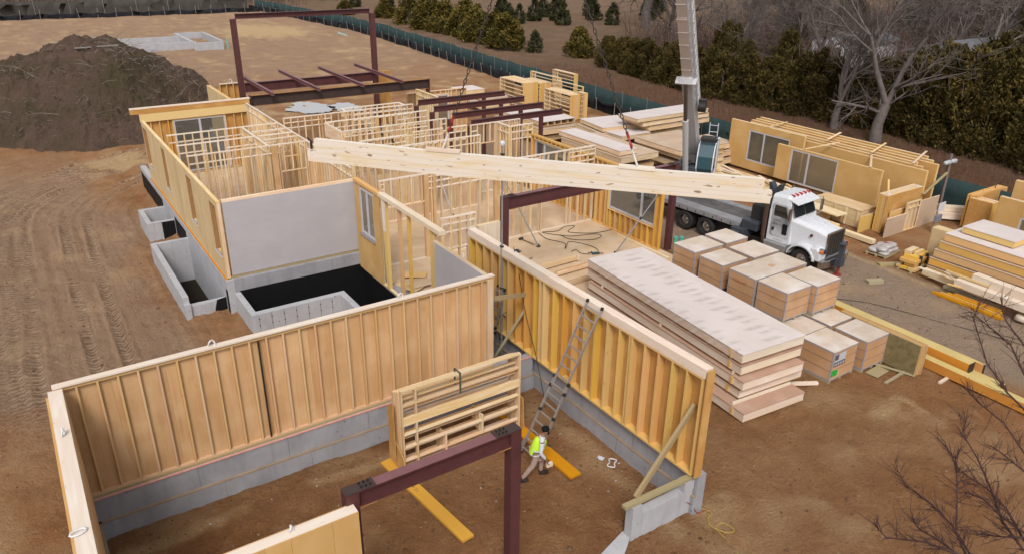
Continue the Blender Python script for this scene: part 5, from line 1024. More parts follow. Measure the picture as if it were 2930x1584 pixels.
# sign post and utility pole
r=E('sign_post','slanting post with a white sign board above a grey box','sign',(39.93,19.18,-.25)); mb=MB(1); mb.bar((0,0,0),(.08,0,1.6),.09,.09); O('post',mb,WR,r); mb=MB(1); mb.box(-.05,.55,-.08,-.05,1.15,1.65); s_=O('sign_board',mb,WHT,r); mb=MB(1); mb.box(.2,.32,-.084,-.081,1.38,1.40); O('sign_print',mb,INK,s_); mb=MB(1); mb.box(-.25,.35,-.16,-.05,.62,1.0); O('grey_box',mb,plain('blue_grey_box',(.22,.23,.28),.5,0,.3,.1,3),r)
r=E('utility_post','weathered post topped with white plastic rags in front of the green fence','post',(42.9,20.54,-.25)); mb=MB(1); mb.bar((0,0,0),(.05,.1,3.55),.13,.13); O('post',mb,plain('pole_brown',(.20,.16,.145),.8,0,.2,.3,3),r); mb=MB(1); [lump(mb,dx_,.05,3.1,.2,.12,.11,k) for k,dx_ in enumerate((-.35,-.1,.3,.45))]; O('plastic_rags',mb,plain('pale_rag',(.5,.52,.55),.6,0,.3,.3,5),r,smooth=True)
r=E('road_post','thin white marker post in front of the green fence','post',(44.0,18.6,-.25)); mb=MB(1); mb.tube([(0,0,0),(.0,.1,1.95)],.025,6); O('post',mb,WHT2,r)
# ---------------------------------------------------------------- ladder, props, planks, frame stack
def ladder(label,foot,top_,wf,wt,axis,n=16,mt=ALU,flare=True):
    foot=Vector(foot); top_=Vector(top_); r=E('ladder',label,'ladder',foot); D=top_-foot; ax=Vector(axis)
    for s_ in (-1,1):
        mb=MB(1); a_=ax*s_*wf/2; m_=D*.52+ax*s_*(wf*.44); b_=D+ax*s_*wt/2; 
        mb.bar(a_,m_,.075,.03,ax); mb.bar(D*.46+ax*s_*(wf*.38),b_,.065,.028,ax); O('rail',mb,mt,r)
        mb=MB(1); mb.bar(a_-D.normalized()*.06,a_+D.normalized()*.06,.11,.06,ax); O('foot',mb,DRK,r)
        mb=MB(1); mb.bar(b_-D.normalized()*.02,b_+D.normalized()*.08,.08,.05,ax); O('rail_cap',mb,DRK,r)
        if flare: mb=MB(1); mb.bar(a_+ax*s_*.1,D*.2+ax*s_*(wf*.46),.05,.025,ax); O('stabilizer',mb,mt,r)
        for q_ in (.30,.46,.52): mb=MB(1); c_=D*q_+ax*s_*(wf*.46); mb.bar(c_-D.normalized()*.05,c_+D.normalized()*.05,.10,.07,ax); O('hinge',mb,DRK,r)
    for k in range(n):
        t_=(k+.6)/n; w_=(wf*(1-t_)+wt*t_)*.92 if t_<.5 else wt*1.0; mb=MB(1); c_=D*t_; mb.bar(c_-ax*w_/2,c_+ax*w_/2,.045,.03,(0,0,1)); O('rung',mb,mt,r)
    return r
ladder('tall aluminium folding ladder leaning on the golden stud wall',(10.62,14.95,-.2),(12.84,14.92,4.32),.72,.66,(0,1,0))
ladder('second ladder half hidden in the gap between the two front room walls',(12.35,20.3,-.2),(12.98,20.1,2.75),.45,.42,(0,1,0),9,ALU,False)
board('wall_brace','level wooden brace bridging the gap between the two front room walls','brace',(11.6,18.34,3.45),(13.12,18.6,3.12),.05,.15,WR); board('wall_brace','slanted wooden brace below the level one in the gap','brace',(13.1,18.62,2.72),(12.25,19.9,-.2),.09,.09,WR)
board('wall_brace','diagonal brace from the stub wall sill to the near end of the golden stud wall','brace',(11.2,10.93,.98),(13.10,11.02,3.05),.09,.14,WR)
def prop(label,a,b_,mt,cat='prop',r0=.035,r1=.026,plate_=True,white=None):
    a=Vector(a); b_=Vector(b_); r=E('wall_prop',label,cat,a); D=b_-a; mb=MB(1); mb.tube([(0,0,0),D*.58],r0,8); O('outer_tube',mb,mt,r); mb=MB(1); mb.tube([D*.56,D],r1,8); O('inner_tube',mb,mt if white is None else white,r)
    mb=MB(1); mb.tube([D*.56,D*.6],r0*1.5,8); O('collar',mb,BLT,r)
    if plate_: mb=MB(1); mb.box(-.1,.1,-.07,.07,0,.02); mb.box(-.02,.02,-.05,.05,.02,.12); O('base_plate',mb,BLT,r); mb=MB(1); mb.bar(D-D.normalized()*.1,D,.1,.08); O('head_plate',mb,BLT,r)
    return r
prop('grey steel prop leaning on the tall stud wall beside the mid beam',(19.97,27.6,.27),(18.65,29.15,3.95),GAL); prop('grey steel prop leaning on the right outer wall beside its big window',(22.55,24.95,.27),(24.62,24.45,3.1),GAL); prop('yellow prop leaning against the pale stud wall in the middle rooms',(17.35,35.2,.27),(16.6,36.4,4.0),YEL); prop('thin white prop behind the yellow one',(18.6,33.6,.27),(17.7,34.35,3.9),WHT2)
r=E('survey_pole','very tall thin telescopic pole standing in the gap before the golden wall','pole',(12.95,20.0,-.2)); mb=MB(1); mb.tube([(0,0,0),(0,.02,4.6)],.045,8); O('outer_tube',mb,GAL,r); mb=MB(1); mb.tube([(0,.02,4.5),(0,.03,8.0)],.03,8); O('inner_tube',mb,GAL,r); mb=MB(1); lump(mb,0,.03,8.12,.08,.08,.09,1); O('ball_top',mb,WHT,r,smooth=True)
mb=MB(1); [mb.box(-.05,.05,-.03,.09,z,z+.05) for z in (1.0,3.0,4.55,7.6,7.75)]; mb.tube([(-.25,.03,1.9),(.3,.03,2.05)],.018,5); mb.tube([(.1,-.1,1.9),(-.05,.2,2.1)],.018,5); mb.box(-.06,.07,-.04,.1,7.3,7.7); O('clamp',mb,BLT,r)
def cable(name,label,pts,rr,mt,cat='cable',res=6):
    P_=[Vector(p) for p in pts]; out=[]
    for i in range(len(P_)-1):
        p0=P_[max(i-1,0)];p1=P_[i];p2=P_[i+1];p3=P_[min(i+2,len(P_)-1)]
        for k in range(res):
            t_=k/res; out.append(.5*((2*p1)+(p2-p0)*t_+(2*p0-5*p1+4*p2-p3)*t_*t_+(3*p1-p0-3*p2+p3)*t_**3))
    out.append(P_[-1]); o0=P_[0]; mb=MB(1); mb.tube([p-o0 for p in out],rr,5,False); return one(name,label,cat,mb,mt,o0)
cable('rope','thin dark rope hanging from the lifted beam in front of the golden wall',[(13.15,19.6,4.45),(13.0,19.0,3.6),(12.9,18.4,2.4),(12.85,17.7,1.2),(12.8,17.1,-.1)],.012,BLT,'rope')
cable('power_cord','loops of dark power cord on the plywood floor by the tall stud wall',[(24.55,27.5,.28),(23.4,27.6,.28),(22.4,28.4,.28),(23.2,28.9,.28),(22.7,29.1,.3),(22.0,28.8,.28),(21.2,29.0,.3),(22.1,27.9,.28),(23.3,27.5,.28),(23.5,27.1,.28),(22.8,26.9,.28),(21.9,27.5,.28),(21.8,28.3,.28)],.014,DRK)
cable('power_cord','dark power cord running from the wall foot to the drill on the floor',[(21.0,29.05,.3),(20.9,28.2,.28),(21.3,27.3,.28),(20.9,26.7,.28),(21.15,26.9,.28),(21.6,27.3,.28),(22.0,26.8,.28),(22.2,26.0,.28),(21.95,25.5,.28),(21.5,25.7,.28)],.014,DRK)
cable('power_cord','short dark cord with a plug next to the drill on the floor',[(20.9,26.2,.3),(21.25,26.3,.28),(21.2,25.8,.28),(21.5,25.5,.28)],.014,DRK)
r=E('drill','dark teal hand drill lying on the plywood floor','drill',(21.55,25.45,.27),-.5); mb=MB(1); mb.tube([(0,0,.06),(.28,0,.07),(.38,0,.06)],[.06,.06,.035],8); O('body',mb,plain('drill_teal',(.03,.08,.09),.5,0,.3,.2,4),r); mb=MB(1); mb.tube([(.05,0,.06),(.0,.18,.05)],.035,6); O('handle',mb,DRK,r); mb=MB(1); mb.tube([(.38,0,.06),(.55,0,.055)],.02,6); O('chuck',mb,RUST,r)
r=E('sledgehammer','long handled sledgehammer lying on the plywood floor beside a prop foot','hammer',(19.75,28.8,.27),-1.45); mb=MB(1); mb.tube([(0,0,.05),(.95,0,.04)],.022,6); O('handle',mb,plain('hammer_handle',(.13,.07,.03),.6,0,.3,.3,4),r); mb=MB(1); mb.tube([(0,-.11,.06),(0,.11,.06)],.06,8); O('head',mb,BLT,r)
r=E('wall_clamp','dark clamp tool fixed on the mid room steel column','clamp',(15.85,24.0,1.6)); mb=MB(1); mb.bar((0,0,0),(.55,0,0),.03,.03); mb.bar((.05,0,-.15),(.05,0,.15),.04,.04); O('bar',mb,BLT,r)
for k,(a_,b_) in enumerate((((18.3,25.2,.35),(20.5,25.25,.35)),((18.6,24.3,.35),(20.7,24.35,.35)),((18.3,23.3,.3),(20.4,23.35,.3)))):
    r=E('stud_beam','short made-up beam on the floor, '+('farthest of the three from the big panel stack','middle one of the three','closest of the three to the big panel stack')[k],'beam',a_,0,'short made-up beams on the floor'); mb=MB(k); mb.bar((0,0,0),Vector(b_)-Vector(a_),.16,.03); mb.bar((0,-.07,.09),Vector(b_)-Vector(a_)+Vector((0,-.07,.09)),.03,.15); mb.bar((0,.07,.09),Vector(b_)-Vector(a_)+Vector((0,.07,.09)),.03,.15); O('beam',mb,WL,r); piece('end_block',r,2.15,-.1,-.02,.05,.2,.24,WP)
for k,(x,y,a_) in enumerate(((12.7,27.2,.3),(12.9,26.9,.1),(13.1,27.0,-.2),(12.8,26.5,.5),(13.3,27.6,-.6),(13.0,26.6,0))):
    mb=MB(k); mb.box(-.45,.5,-.3,.3,0,.012); o=one('plywood_offcut','loose plywood offcut near the pit, '+('leftmost underneath','below the top sheet','half covered in the middle','with a corner towards the pit','sticking out at the back','topmost of the heap')[k],'plywood offcut',mb,(INS,WY,PLYF)[k%3],(x,y,.27+.022*k),a_,'heap of loose plywood offcuts')
for k,x in enumerate((25.3,25.55)): mb=MB(1); mb.tube([(0,0,0),(.02,.02,1.15)],.085,12); mb.tube([(.02,.02,1.1),(.02,.02,1.2)],.1,12); one('drain_pipe',('left','right')[k]+' teal pipe standing by the mid room column beside the boxes','pipe',mb,TEAL,(x,23.75-.12*k,-.25),0,'teal pipes beside the boxes')
cable('cable','yellow cable in loose loops at the end of the stub wall',[(13.2,10.8,.0),(13.35,10.75,-.2),(13.55,10.35,-.22),(13.3,10.25,-.22),(13.15,10.0,-.22),(13.3,9.6,-.22),(13.55,9.55,-.22),(13.5,9.9,-.22),(13.2,9.85,-.22),(13.1,9.4,-.22),(12.9,8.6,-.22)],.010,plain('dull_yellow',(.50,.36,.06),.6,0,.3,.1,4))
cable('cable','red cable coming down the stub wall beside the yellow cable',[(11.9,11.0,.9),(12.4,10.95,.45),(13.0,10.68,.1),(13.2,10.55,-.2),(13.5,10.5,-.22)],.012,plain('red_cable',(.30,.05,.03),.6,0,.3,.1,3))
cable('cable','thin black cable lying across the gravel road',[(27.9,17.2,-.23),(29.0,16.0,-.23),(29.6,14.6,-.23),(30.0,13.2,-.23),(30.6,11.5,-.23),(31.0,9.5,-.23)],.012,DRK)
mb=MB(1); mb.tube([(.2*math.cos(q_),.12*math.sin(q_*1.0)+.05*math.sin(3*q_),.03) for q_ in [6.2832*k/14 for k in range(15)]],.02,5,False); one('strap','white strap loop dropped on the dirt in front of the ladder wall','strap',mb,SLING,(12.6,13.4,-.2),.7); mb=MB(1); mb.box(0,.14,0,.2,0,.03); one('paper_scrap','small white scrap on the dirt next to the dropped strap','scrap',mb,WHT,(12.45,13.65,-.2),.4)
mb=MB(1); mb.tube([(0,0,0),(.1,3.4,0)],.14,10); one('drain_pipe','pale green pipe lying in the far field near the fence','pipe',mb,plain('pale_green_pipe',(.35,.55,.48),.5,0,.3,.1,3),(45.05,113.6,-.1))
# planks with print and frame stack
for k,(a_,b_,w) in enumerate((((7.0,17.05,-.15),(7.43,12.98,-.12),.36),((11.2,17.4,-.15),(11.28,13.45,-.12),.38))):
    a=Vector(a_); r=E('plank','orange plank with black print under the '+('left','right')+' end of the frame stack' if False else 'orange printed plank under the '+('left','right')[k]+' end of the stud frame stack','plank',a); D=Vector(b_)-a; mb=MB(k+3); mb.bar((0,0,0),D,w,.075); O('board',mb,WO,r); 
    t_=txt('printed_lettering','LVL 2.0E  SP STRUCTURAL  1.75 x 14' if False else 'SP 2.0E   8-24-06  4812   L-PC' ,.15,plain('plank_ink',(.20,.11,.02),.8,0,.1,.2,3) if 'plank_ink' not in bpy.data.materials else bpy.data.materials['plank_ink'],r,(D*(.35 if k==0 else .45)+Vector((-.08,0,.04))),(0,0,math.atan2(D.y,D.x)))
G='stud frames strapped in a rack'
for k in range(4):
    y=16.2+k*.17; r=E('stud_assembly',('front frame of the strapped rack, with a wide solid board across it','second frame in the strapped rack','third frame in the strapped rack','rear frame in the strapped rack')[k],'stud frame',(7.22,y,-.08),0,G); H=2.7-.1*k; L=3.95
    piece('end_stud',r,0,0,0,.04,.12,H,WL); piece('end_stud',r,L-.04,0,0,.06,.12,H,WL); piece('top_rail',r,.04,0,H-.05,L-.08,.12,.05,WL); piece('bottom_rail',r,.04,0,0,L-.08,.12,.05,WL)
    zs=([.33,.78,1.22,2.18] if k==0 else [.2,.6,1.0,1.45,1.95,2.3] if k==1 else [.45,.9,1.5,2.05])
    for z in zs: piece('rail',r,.042,.003,z,L-.085,.114,.045,WL)
    if k==0: piece('solid_board',r,.042,-.004,1.55,L-.085,.03,.28,WL); piece('upright',r,.42,-.002,.05,.05,.122,H-.1,WL)
    for x,z0_,z1_ in ((1.35,.05,.78),(2.6,.33,1.0)): piece('upright',r,x,.004,z0_,.045,.11,z1_-z0_,WL)
mb=MB(1); mb.prism([(16.0,0),(17.1,0),(17.05,.85),(16.75,.95),(16.1,.55)],0,.03,'x'); one('rack_side','orange board holding the frame stack upright at its left end','rack board',mb,OSB,(7.15,0,-.1)); mb=MB(1); mb.prism([(16.5,.2),(16.85,.2),(16.85,1.9),(16.5,2.1)],0,.03,'x'); one('strand_board','narrow strand board strip at the left end of the frame stack','board',mb,OSB,(7.08,.0,0))
mb=MB(1); mb.prism([(16.1,0),(17.3,0),(17.2,.7),(16.9,1.1),(16.2,1.1)],0,.03,'x'); one('rack_side','orange board holding the frame stack upright at its right end','rack board',mb,OSB,(11.28,0,-.1))
mb=MB(1); x=9.05; mb.box(x,x+.05,16.17,16.19,1.95,2.66); mb.box(x,x+.05,16.17,16.5,2.625,2.64); mb.box(x,x+.05,16.49,16.51,2.1,2.64); o=one('ratchet_strap','olive ratchet strap over the top of the stud frame rack','strap',mb,plain('olive_strap',(.10,.10,.06),.8,0,.2,.2,5),(0,0,0))
# ---------------------------------------------------------------- people
def skinned(name,nodes,edges,mt,parent,loc=(0,0,0),sub=2):
    me=bpy.data.meshes.new(name); me.from_pydata([n_[0] for n_ in nodes],edges,[]); me.materials.append(mt); o=bpy.data.objects.new(name,me); COL.objects.link(o); o.parent=parent; o.location=loc
    sk=o.modifiers.new('skin','SKIN'); sk.use_smooth_shade=True
    for i,n_ in enumerate(nodes):
        v_=me.skin_vertices[0].data[i]; rr=n_[1]; v_.radius=rr if isinstance(rr,tuple) else (rr,rr); v_.use_root=(i==0)
    if sub: o.modifiers.new('sub','SUBSURF').levels=sub; o.modifiers['sub'].render_levels=sub
    return o
SKIN=plain('skin',(.30,.15,.09),.6,0,.3,.1,6); VEST=plain('hi_vis_yellow',(.55,.85,.05),.7,0,.2,.12,5); SHIRT=plain('checked_shirt',(.62,.63,.66),.85,0,.2,.25,9); TROU=plain('khaki_trousers',(.42,.30,.24),.9,0,.1,.25,5); BOOT=plain('dark_boot',(.045,.035,.035),.8,0,.2,.3,5); CAPM=plain('black_cap',(.012,.012,.015),.9,0,.1,.2,5); GLV=plain('green_glove',(.06,.09,.05),.8,0,.2,.3,5); STRIP=plain('reflective_band',(.60,.64,.62),.4,0,.4,.1,5)
def chains_(*ch):
    nodes=[];edges=[];idx={}
    for c_ in ch:
        prev=None
        for p,rr in c_:
            k_=tuple(round(v_,3) for v_ in p)
            if k_ not in idx: idx[k_]=len(nodes); nodes.append((p,rr))
            if prev is not None: edges.append((prev,idx[k_]))
            prev=idx[k_]
    return nodes,edges
# local: x forward, y left, z up, striding man leaning forward
r=E('person','worker in a yellow vest and dark cap striding past the ladder holding a pale block','person',(10.32,14.12,-.2),R(-18))
hip=(0,0,.86); ch=(.07,0,1.12); sh=(.16,0,1.33); nk=(.21,0,1.44); hd_=(.27,-.01,1.56)
spine=[(hip,(.13,.16)),(ch,(.13,.165)),(sh,(.11,.17)),(nk,.06),((.25,0,1.50),.07),(hd_,(.095,.08)),((.28,-.01,1.64),(.085,.075))]
Lh=(.0,.10,.84);Rh=(.0,-.10,.84)
legR=[(hip,(.13,.16)),(Rh,.10),((-.12,-.11,.5),.075),((-.16,-.11,.46),.07),((-.42,-.10,.12),.045),((-.45,-.1,.06),.045),((-.36,-.1,.03),.04),((-.26,-.1,.03),.03)]
legL=[(hip,(.13,.16)),(Lh,.10),((.20,.11,.50),.075),((.22,.11,.46),.07),((.20,.10,.12),.045),((.2,.1,.06),.045),((.3,.1,.045),.04),((.4,.1,.04),.03)]
armR=[(sh,(.11,.17)),((.13,-.20,1.32),.062),((.06,-.27,1.07),.05),((.07,-.28,1.03),.046),((.20,-.29,.83),.034),((.23,-.29,.78),.03),((.25,-.29,.72),(.022,.036))]
armL=[(sh,(.11,.17)),((.15,.20,1.32),.062),((.18,.27,1.06),.05),((.2,.27,1.03),.046),((.34,.24,.92),.034),((.38,.23,.9),.03),((.43,.22,.88),(.022,.036))]
n_,e_=chains_(spine,legR,legL,armR,armL); O_=skinned('body',n_,e_,SKIN,r)
def thick(c_,a_): return [(p,(rr[0]+a_,rr[1]+a_) if isinstance(rr,tuple) else rr+a_) for p,rr in c_]
n_,e_=chains_(thick(legR[:5],.014),thick(legL[:5],.014)); skinned('trousers',n_,e_,TROU,r)
n_,e_=chains_([(sh,(.10,.15)),((.2,0,1.42),.075)],thick(armR[:5],.014),thick(armL[:5],.014)); skinned('shirt',n_,e_,SHIRT,r)
n_,e_=chains_(thick([((-.01,0,.80),(.14,.18)),(hip,(.14,.175)),(ch,(.14,.175)),((.13,0,1.26),(.12,.175)),((.18,0,1.37),(.09,.14))],.042)); skinned('vest',n_,e_,VEST,r)
mb=MB(1)
for z,x in ((.92,.01),(1.06,.05)): mb.tube([(x+.185*math.cos(q_),.222*math.sin(q_),z+.03*math.cos(q_)) for q_ in [6.2832*k/16 for k in range(17)]],.018,5,False)
O('reflective_band',mb,STRIP,r)
for lg_ in ((-.36,-.1,.035),(.3,.1,.045)): mb=MB(1); lump(mb,lg_[0],lg_[1],lg_[2]+.01,.15,.055,.05,3); lump(mb,lg_[0]-.09,lg_[1],lg_[2]+.07,.06,.05,.08,4); O('boot',mb,BOOT,r,smooth=True)
mb=MB(1); lump(mb,.27,-.01,1.645,.108,.095,.075,2,14,9); O('cap',mb,CAPM,r,smooth=True); mb=MB(1); lump(mb,.345,-.01,1.51,.035,.06,.05,4); O('beard',mb,CAPM,r,smooth=True); mb=MB(1); lump(mb,.37,-.01,1.565,.02,.015,.025,4); O('nose',mb,SKIN,r,smooth=True)
for s_ in (-1,1): mb=MB(1); lump(mb,.355,-.01+s_*.033,1.585,.008,.012,.008,1); O('eye',mb,CAPM,r,smooth=True); mb=MB(1); lump(mb,.27,-.01+s_*.088,1.56,.022,.012,.032,1); O('ear',mb,SKIN,r,smooth=True)
def hand(par,base,dirv_,mt,curl=.5,sgn=1):
    b0=Vector(base); d0=Vector(dirv_).normalized(); sd=Vector((1,0,0)).cross(d0); 
    if sd.length<.1: sd=Vector((0,1,0)).cross(d0)
    sd.normalize(); pn=d0.cross(sd); mb=MB(1); mb.bar(b0,b0+d0*.085,.075,.03,pn); 
    for k in range(4):
        o_=b0+d0*.08+sd*(-.029+.0195*k); l_=(.034,.040,.037,.029)[k]; p1=o_+d0*l_; p2=p1+(d0*(1-curl)+pn*curl*sgn).normalized()*l_*.8; p3=p2+(d0*(1-2*curl)+pn*curl*1.4*sgn).normalized()*l_*.6; mb.tube([o_,p1,p2,p3],[.0095,.009,.0085,.0065],6)
    t0=b0+d0*.02-sd*.035; mb.tube([t0,t0+(d0*.6-sd*.7)*.035,t0+(d0*.9-sd*.5+pn*sgn*.4)*.062],[.012,.011,.008],6); O('glove',mb,mt,par,smooth=True)
hand(r,(.25,-.29,.74),(.25,0,-1),GLV,.6,1); hand(r,(.42,.22,.885),(.9,-.1,-.25),GLV,.4,1)
mb=MB(1); mb.bar((.24,-.30,.60),(.42,-.24,.60),.09,.12); O('held_block',mb,WP,None); o=bpy.data.objects[-1] if False else None
for ob in list(bpy.data.objects):
    if ob.name=='held_block': ob.name='wooden_block'; T(ob,'small pale wooden block in the hand of the worker with the yellow vest','block'); ob.matrix_world=Matrix.Translation((10.32,14.12,-.2))@Matrix.Rotation(R(-18),4,'Z')
# second worker, behind the ladder wall
r=E('person','crouching worker in a grey cap and sleeve, arm stretched out over the plywood floor','person',(16.55,24.75,.27),R(-12))
GSH=plain('grey_shirt',(.20,.20,.22),.9,0,.2,.2,6)
hip=(-.1,0,.55); ch=(.0,0,.85); sh=(.08,0,1.12); nk=(.13,0,1.24)
spine=[(hip,(.14,.17)),(ch,(.13,.165)),(sh,(.11,.17)),(nk,.06),((.17,0,1.31),.07),((.2,0,1.38),(.1,.08)),((.21,0,1.45),(.085,.075))]
lR=[(hip,(.14,.17)),((-.08,-.12,.5),.1),((.3,-.14,.5),.075),((.33,-.14,.45),.07),((.15,-.13,.1),.045),((.15,-.13,.05),.045),((.32,-.13,.04),.035)]
lL=[(hip,(.14,.17)),((-.08,.12,.5),.1),((.15,.16,.2),.075),((.12,.16,.14),.07),((-.3,.14,.08),.045),((-.36,.14,.07),.045),((-.38,.14,.02),.035)]
aR=[(sh,(.11,.17)),((.1,-.19,1.1),.06),((.3,-.24,.98),.05),((.33,-.24,.98),.046),((.62,-.2,1.08),.034),((.67,-.2,1.10),.03),((.73,-.2,1.12),(.022,.036))]
aL=[(sh,(.11,.17)),((.1,.19,1.1),.06),((.15,.26,.85),.05),((.17,.26,.82),.046),((.4,.2,.7),.034),((.45,.2,.68),.03)]
n_,e_=chains_(spine,lR,lL,aR,aL); skinned('body',n_,e_,SKIN,r); n_,e_=chains_(thick(lR[:5],.014),thick(lL[:5],.014)); skinned('trousers',n_,e_,plain('dark_trousers',(.06,.06,.08),.9,0,.1,.2,5),r)
n_,e_=chains_(thick([(hip,(.13,.16)),(ch,(.13,.165)),(sh,(.11,.17)),(nk,.06)],.012),thick(aR[:5],.014),thick(aL[:5],.014)); skinned('shirt',n_,e_,GSH,r)
mb=MB(1); lump(mb,.2,0,1.46,.115,.1,.08,2,14,9); mb.prism([(.28,-.07),(.4,-.05),(.4,.05),(.28,.07)],1.43,1.445,'z'); O('cap',mb,plain('grey_cap',(.06,.06,.065),.9,0,.1,.2,5),r,smooth=True)
hand(r,(.72,-.2,1.115),(1,0,.25),SKIN,.25,-1); mb=MB(1); lump(mb,.29,0,1.38,.02,.015,.02,1); O('nose',mb,SKIN,r,smooth=True)
# ---------------------------------------------------------------- fences
GF=[(44.6,4),(44.5,12),(44.4,21.9),(44.5,30),(44.5,40.3),(44.8,50),(45.3,58),(46.2,68),(47.3,80),(48.6,95),(49.6,108),(49.6,122),(48.6,136),(47.4,152),(46.3,166)]
NET=plain('dark_green_mesh',(.03,.055,.055),.9,0,.1,.3,.8,c2=(.05,.082,.082)); BSILT=plain('black_silt_cloth',(.014,.014,.017),.9,0,.1,.4,2,c2=(.035,.035,.04)); STAKE=plain('pale_stake',(.30,.27,.25),.85,0,.1,.4,4)
def fenceline(name,label,pts,h,mt,step,postm,ph,pr,lean=0,wave=.05,zb=-.25,drop=.0):
    r=E(name,label,'fence',(pts[0][0],pts[0][1],zb)); vs=[];fs=[];us=[];pp=[]
    for i in range(len(pts)-1):
        a=Vector((*pts[i],0));b_=Vector((*pts[i+1],0)); n=max(1,int((b_-a).length/step))
        for k in range(n): pp.append(a+(b_-a)*k/n)
    pp.append(Vector((*pts[-1],0))); o0=Vector((pts[0][0],pts[0][1],0)); mb=MB(1); row=[]
    for i in range(len(pp)-1):
        for k in range(4):
            t_=k/4; p=pp[i]+(pp[i+1]-pp[i])*t_; sag=drop*math.sin(math.pi*t_)*rnd.uniform(.5,1.4); w_=wave*noise.noise(Vector((i+t_,3,1))*2.2); row.append((p.x-o0.x+w_,p.y-o0.y,gh(p.x,p.y)+.22,h*(1-sag)+.03*rnd.random()))
    for x,y,z,hh_ in row: mb.v+= [(x,y,z-.05),(x+wave*rnd.uniform(-.5,.5),y,z+hh_*.5),(x,y,z+hh_),(x+.012,y,z+hh_),(x+.012,y,z-.05)]
    for i in range(len(row)-1):
        for k in range(4): b0=i*5+k; mb.f.append([b0,b0+5,b0+6,b0+1]); mb.uv.append([(0,0)]*4); mb.mi.append(0)
    O('mesh_cloth' if name=='fence' else 'cloth',mb,mt,r,smooth=True)
    pm=MB(1); pm.tube([(0,0,0),(0,0,ph)],pr,5); pme=pm.mesh('post'); pme.materials.append(postm)
    for k,p in enumerate(pp[:99]):
        o=bpy.data.objects.new('post',pme); COL.objects.link(o); o.parent=r; o.location=(p.x-o0.x-.04,p.y-o0.y,gh(p.x,p.y)+.15); o.rotation_euler=(rnd.uniform(-lean,lean),rnd.uniform(-lean,lean),0)
    return r
fenceline('fence','long dark green mesh fence along the right side of the site',GF,1.85,NET,3.0,plain('grey_post',(.22,.23,.23),.6,.3,.3,.2,4),2.15,.03,.02,.03,-.25,.02)
fenceline('silt_fence','sagging black silt fence on wooden stakes in front of the green fence',[(x-1.0-.25*math.sin(y*.2),y) for x,y in GF[4:]],.98,BSILT,2.4,STAKE,1.25,.035,.12,.12,-.25,.14)
fenceline('silt_fence','low black silt fence on leaning stakes along the far end of the field',[(-70,162),(-30,162),(1.9,161.6),(20,161),(39,159),(46,158)],.9,BSILT,2.6,STAKE,1.7,.05,.12,.15,-.25,.2)
fenceline('fence','tall dull screen fence behind the far silt fence',[(-75,167),(-30,167),(2,166.5),(30,166),(47,168)],2.7,plain('brown_grey_screen',(.085,.075,.066),.9,0,.1,.4,.5),5,STAKE,3.1,.05,.03,.1,-.25,.02)
# ---------------------------------------------------------------- far foundation
r=E('far_foundation','low pale concrete foundation of the next house far behind the mound','foundation',(9.6,107.8,-.3)); mb=MB(1)
for x0,x1,y0,y1 in ((0,3.4,13,13.5),(0,.4,12,13.4),(3.5,4,9.0,13.4),(4,12.5,9.0,9.5),(4,13,2.2,2.7),(3.6,4,2.2,9),(12.3,12.8,2.7,13.2),(12.8,16.4,12.6,13.1),(16.0,16.4,1.8,12.6),(12.3,16.0,.3,.8)): mb.box(x0,x1,y0,y1,0,1.0)
O('concrete_walls',mb,CONP,r); mb=MB(1); mb.tube([(0,0,0),(0,0,1.3)],.12,8); one('drain_pipe','pale teal pipe upright at the corner of the far foundation','pipe',mb,plain('pale_teal',(.2,.45,.42),.5,0,.3,.1,3),(26.2,108.5,-.3))
mb=MB(1); lump(mb,0,0,.2,.5,.35,.3,2); one('boulder','pale stone block behind the far right wing','stone',mb,CONP,(27.4,57,-.2)); mb=MB(1); lump(mb,0,0,.2,.3,.3,.2,5); one('boulder','small pale stone in the dirt right of the far wing','stone',mb,CONP,(30.4,61,-.2))
# houses half hidden by the hedge
SID,t,b=mat('white_siding',.6); tc=N(t,'ShaderNodeTexCoord'); sx=N(t,'ShaderNodeSeparateXYZ'); t.links.new(tc.outputs['Object'],sx.inputs[0]); wv=math_(t,'FRACT',math_(t,'MULTIPLY',sx.outputs[2],5.5)); t.links.new(mixc(t,math_(t,'GREATER_THAN',wv,.82),(.70,.72,.76),(.30,.31,.34)),b.inputs['Base Color'])
def house(label,x,y,w,d_,hw,hr,rz=0):
    r=E('house',label,'house',(x,y,-.3),rz); mb=MB(1); mb.prism([(-w/2,0),(w/2,0),(w/2,hw),(0,hr),(-w/2,hw)],0,d_,'x'); O('wall',mb,SID,r)
    for s_ in (-1,1): mb=MB(1); mb.prism([(s_*(w/2+.3),hw-.25),(0,hr+.02),(0,hr+.17),(s_*(w/2+.3),hw-.08)],-.3,d_+.3,'x'); O('roof',mb,plain('grey_shingle',(.20,.20,.21),.9,0,.1,.3,2),r)
    mb=MB(1); mb.box(-.04,-.002,-1,1,1.1,2.3); f_=O('window',mb,GLD,r)
house('white clapboard gable of a house showing above the hedge behind the bare tree',86,58.2,6.6,8,3.2,3.95); house('second white house mostly hidden by the dark cedars at the right',82,42.5,9,8,3.6,4.8)
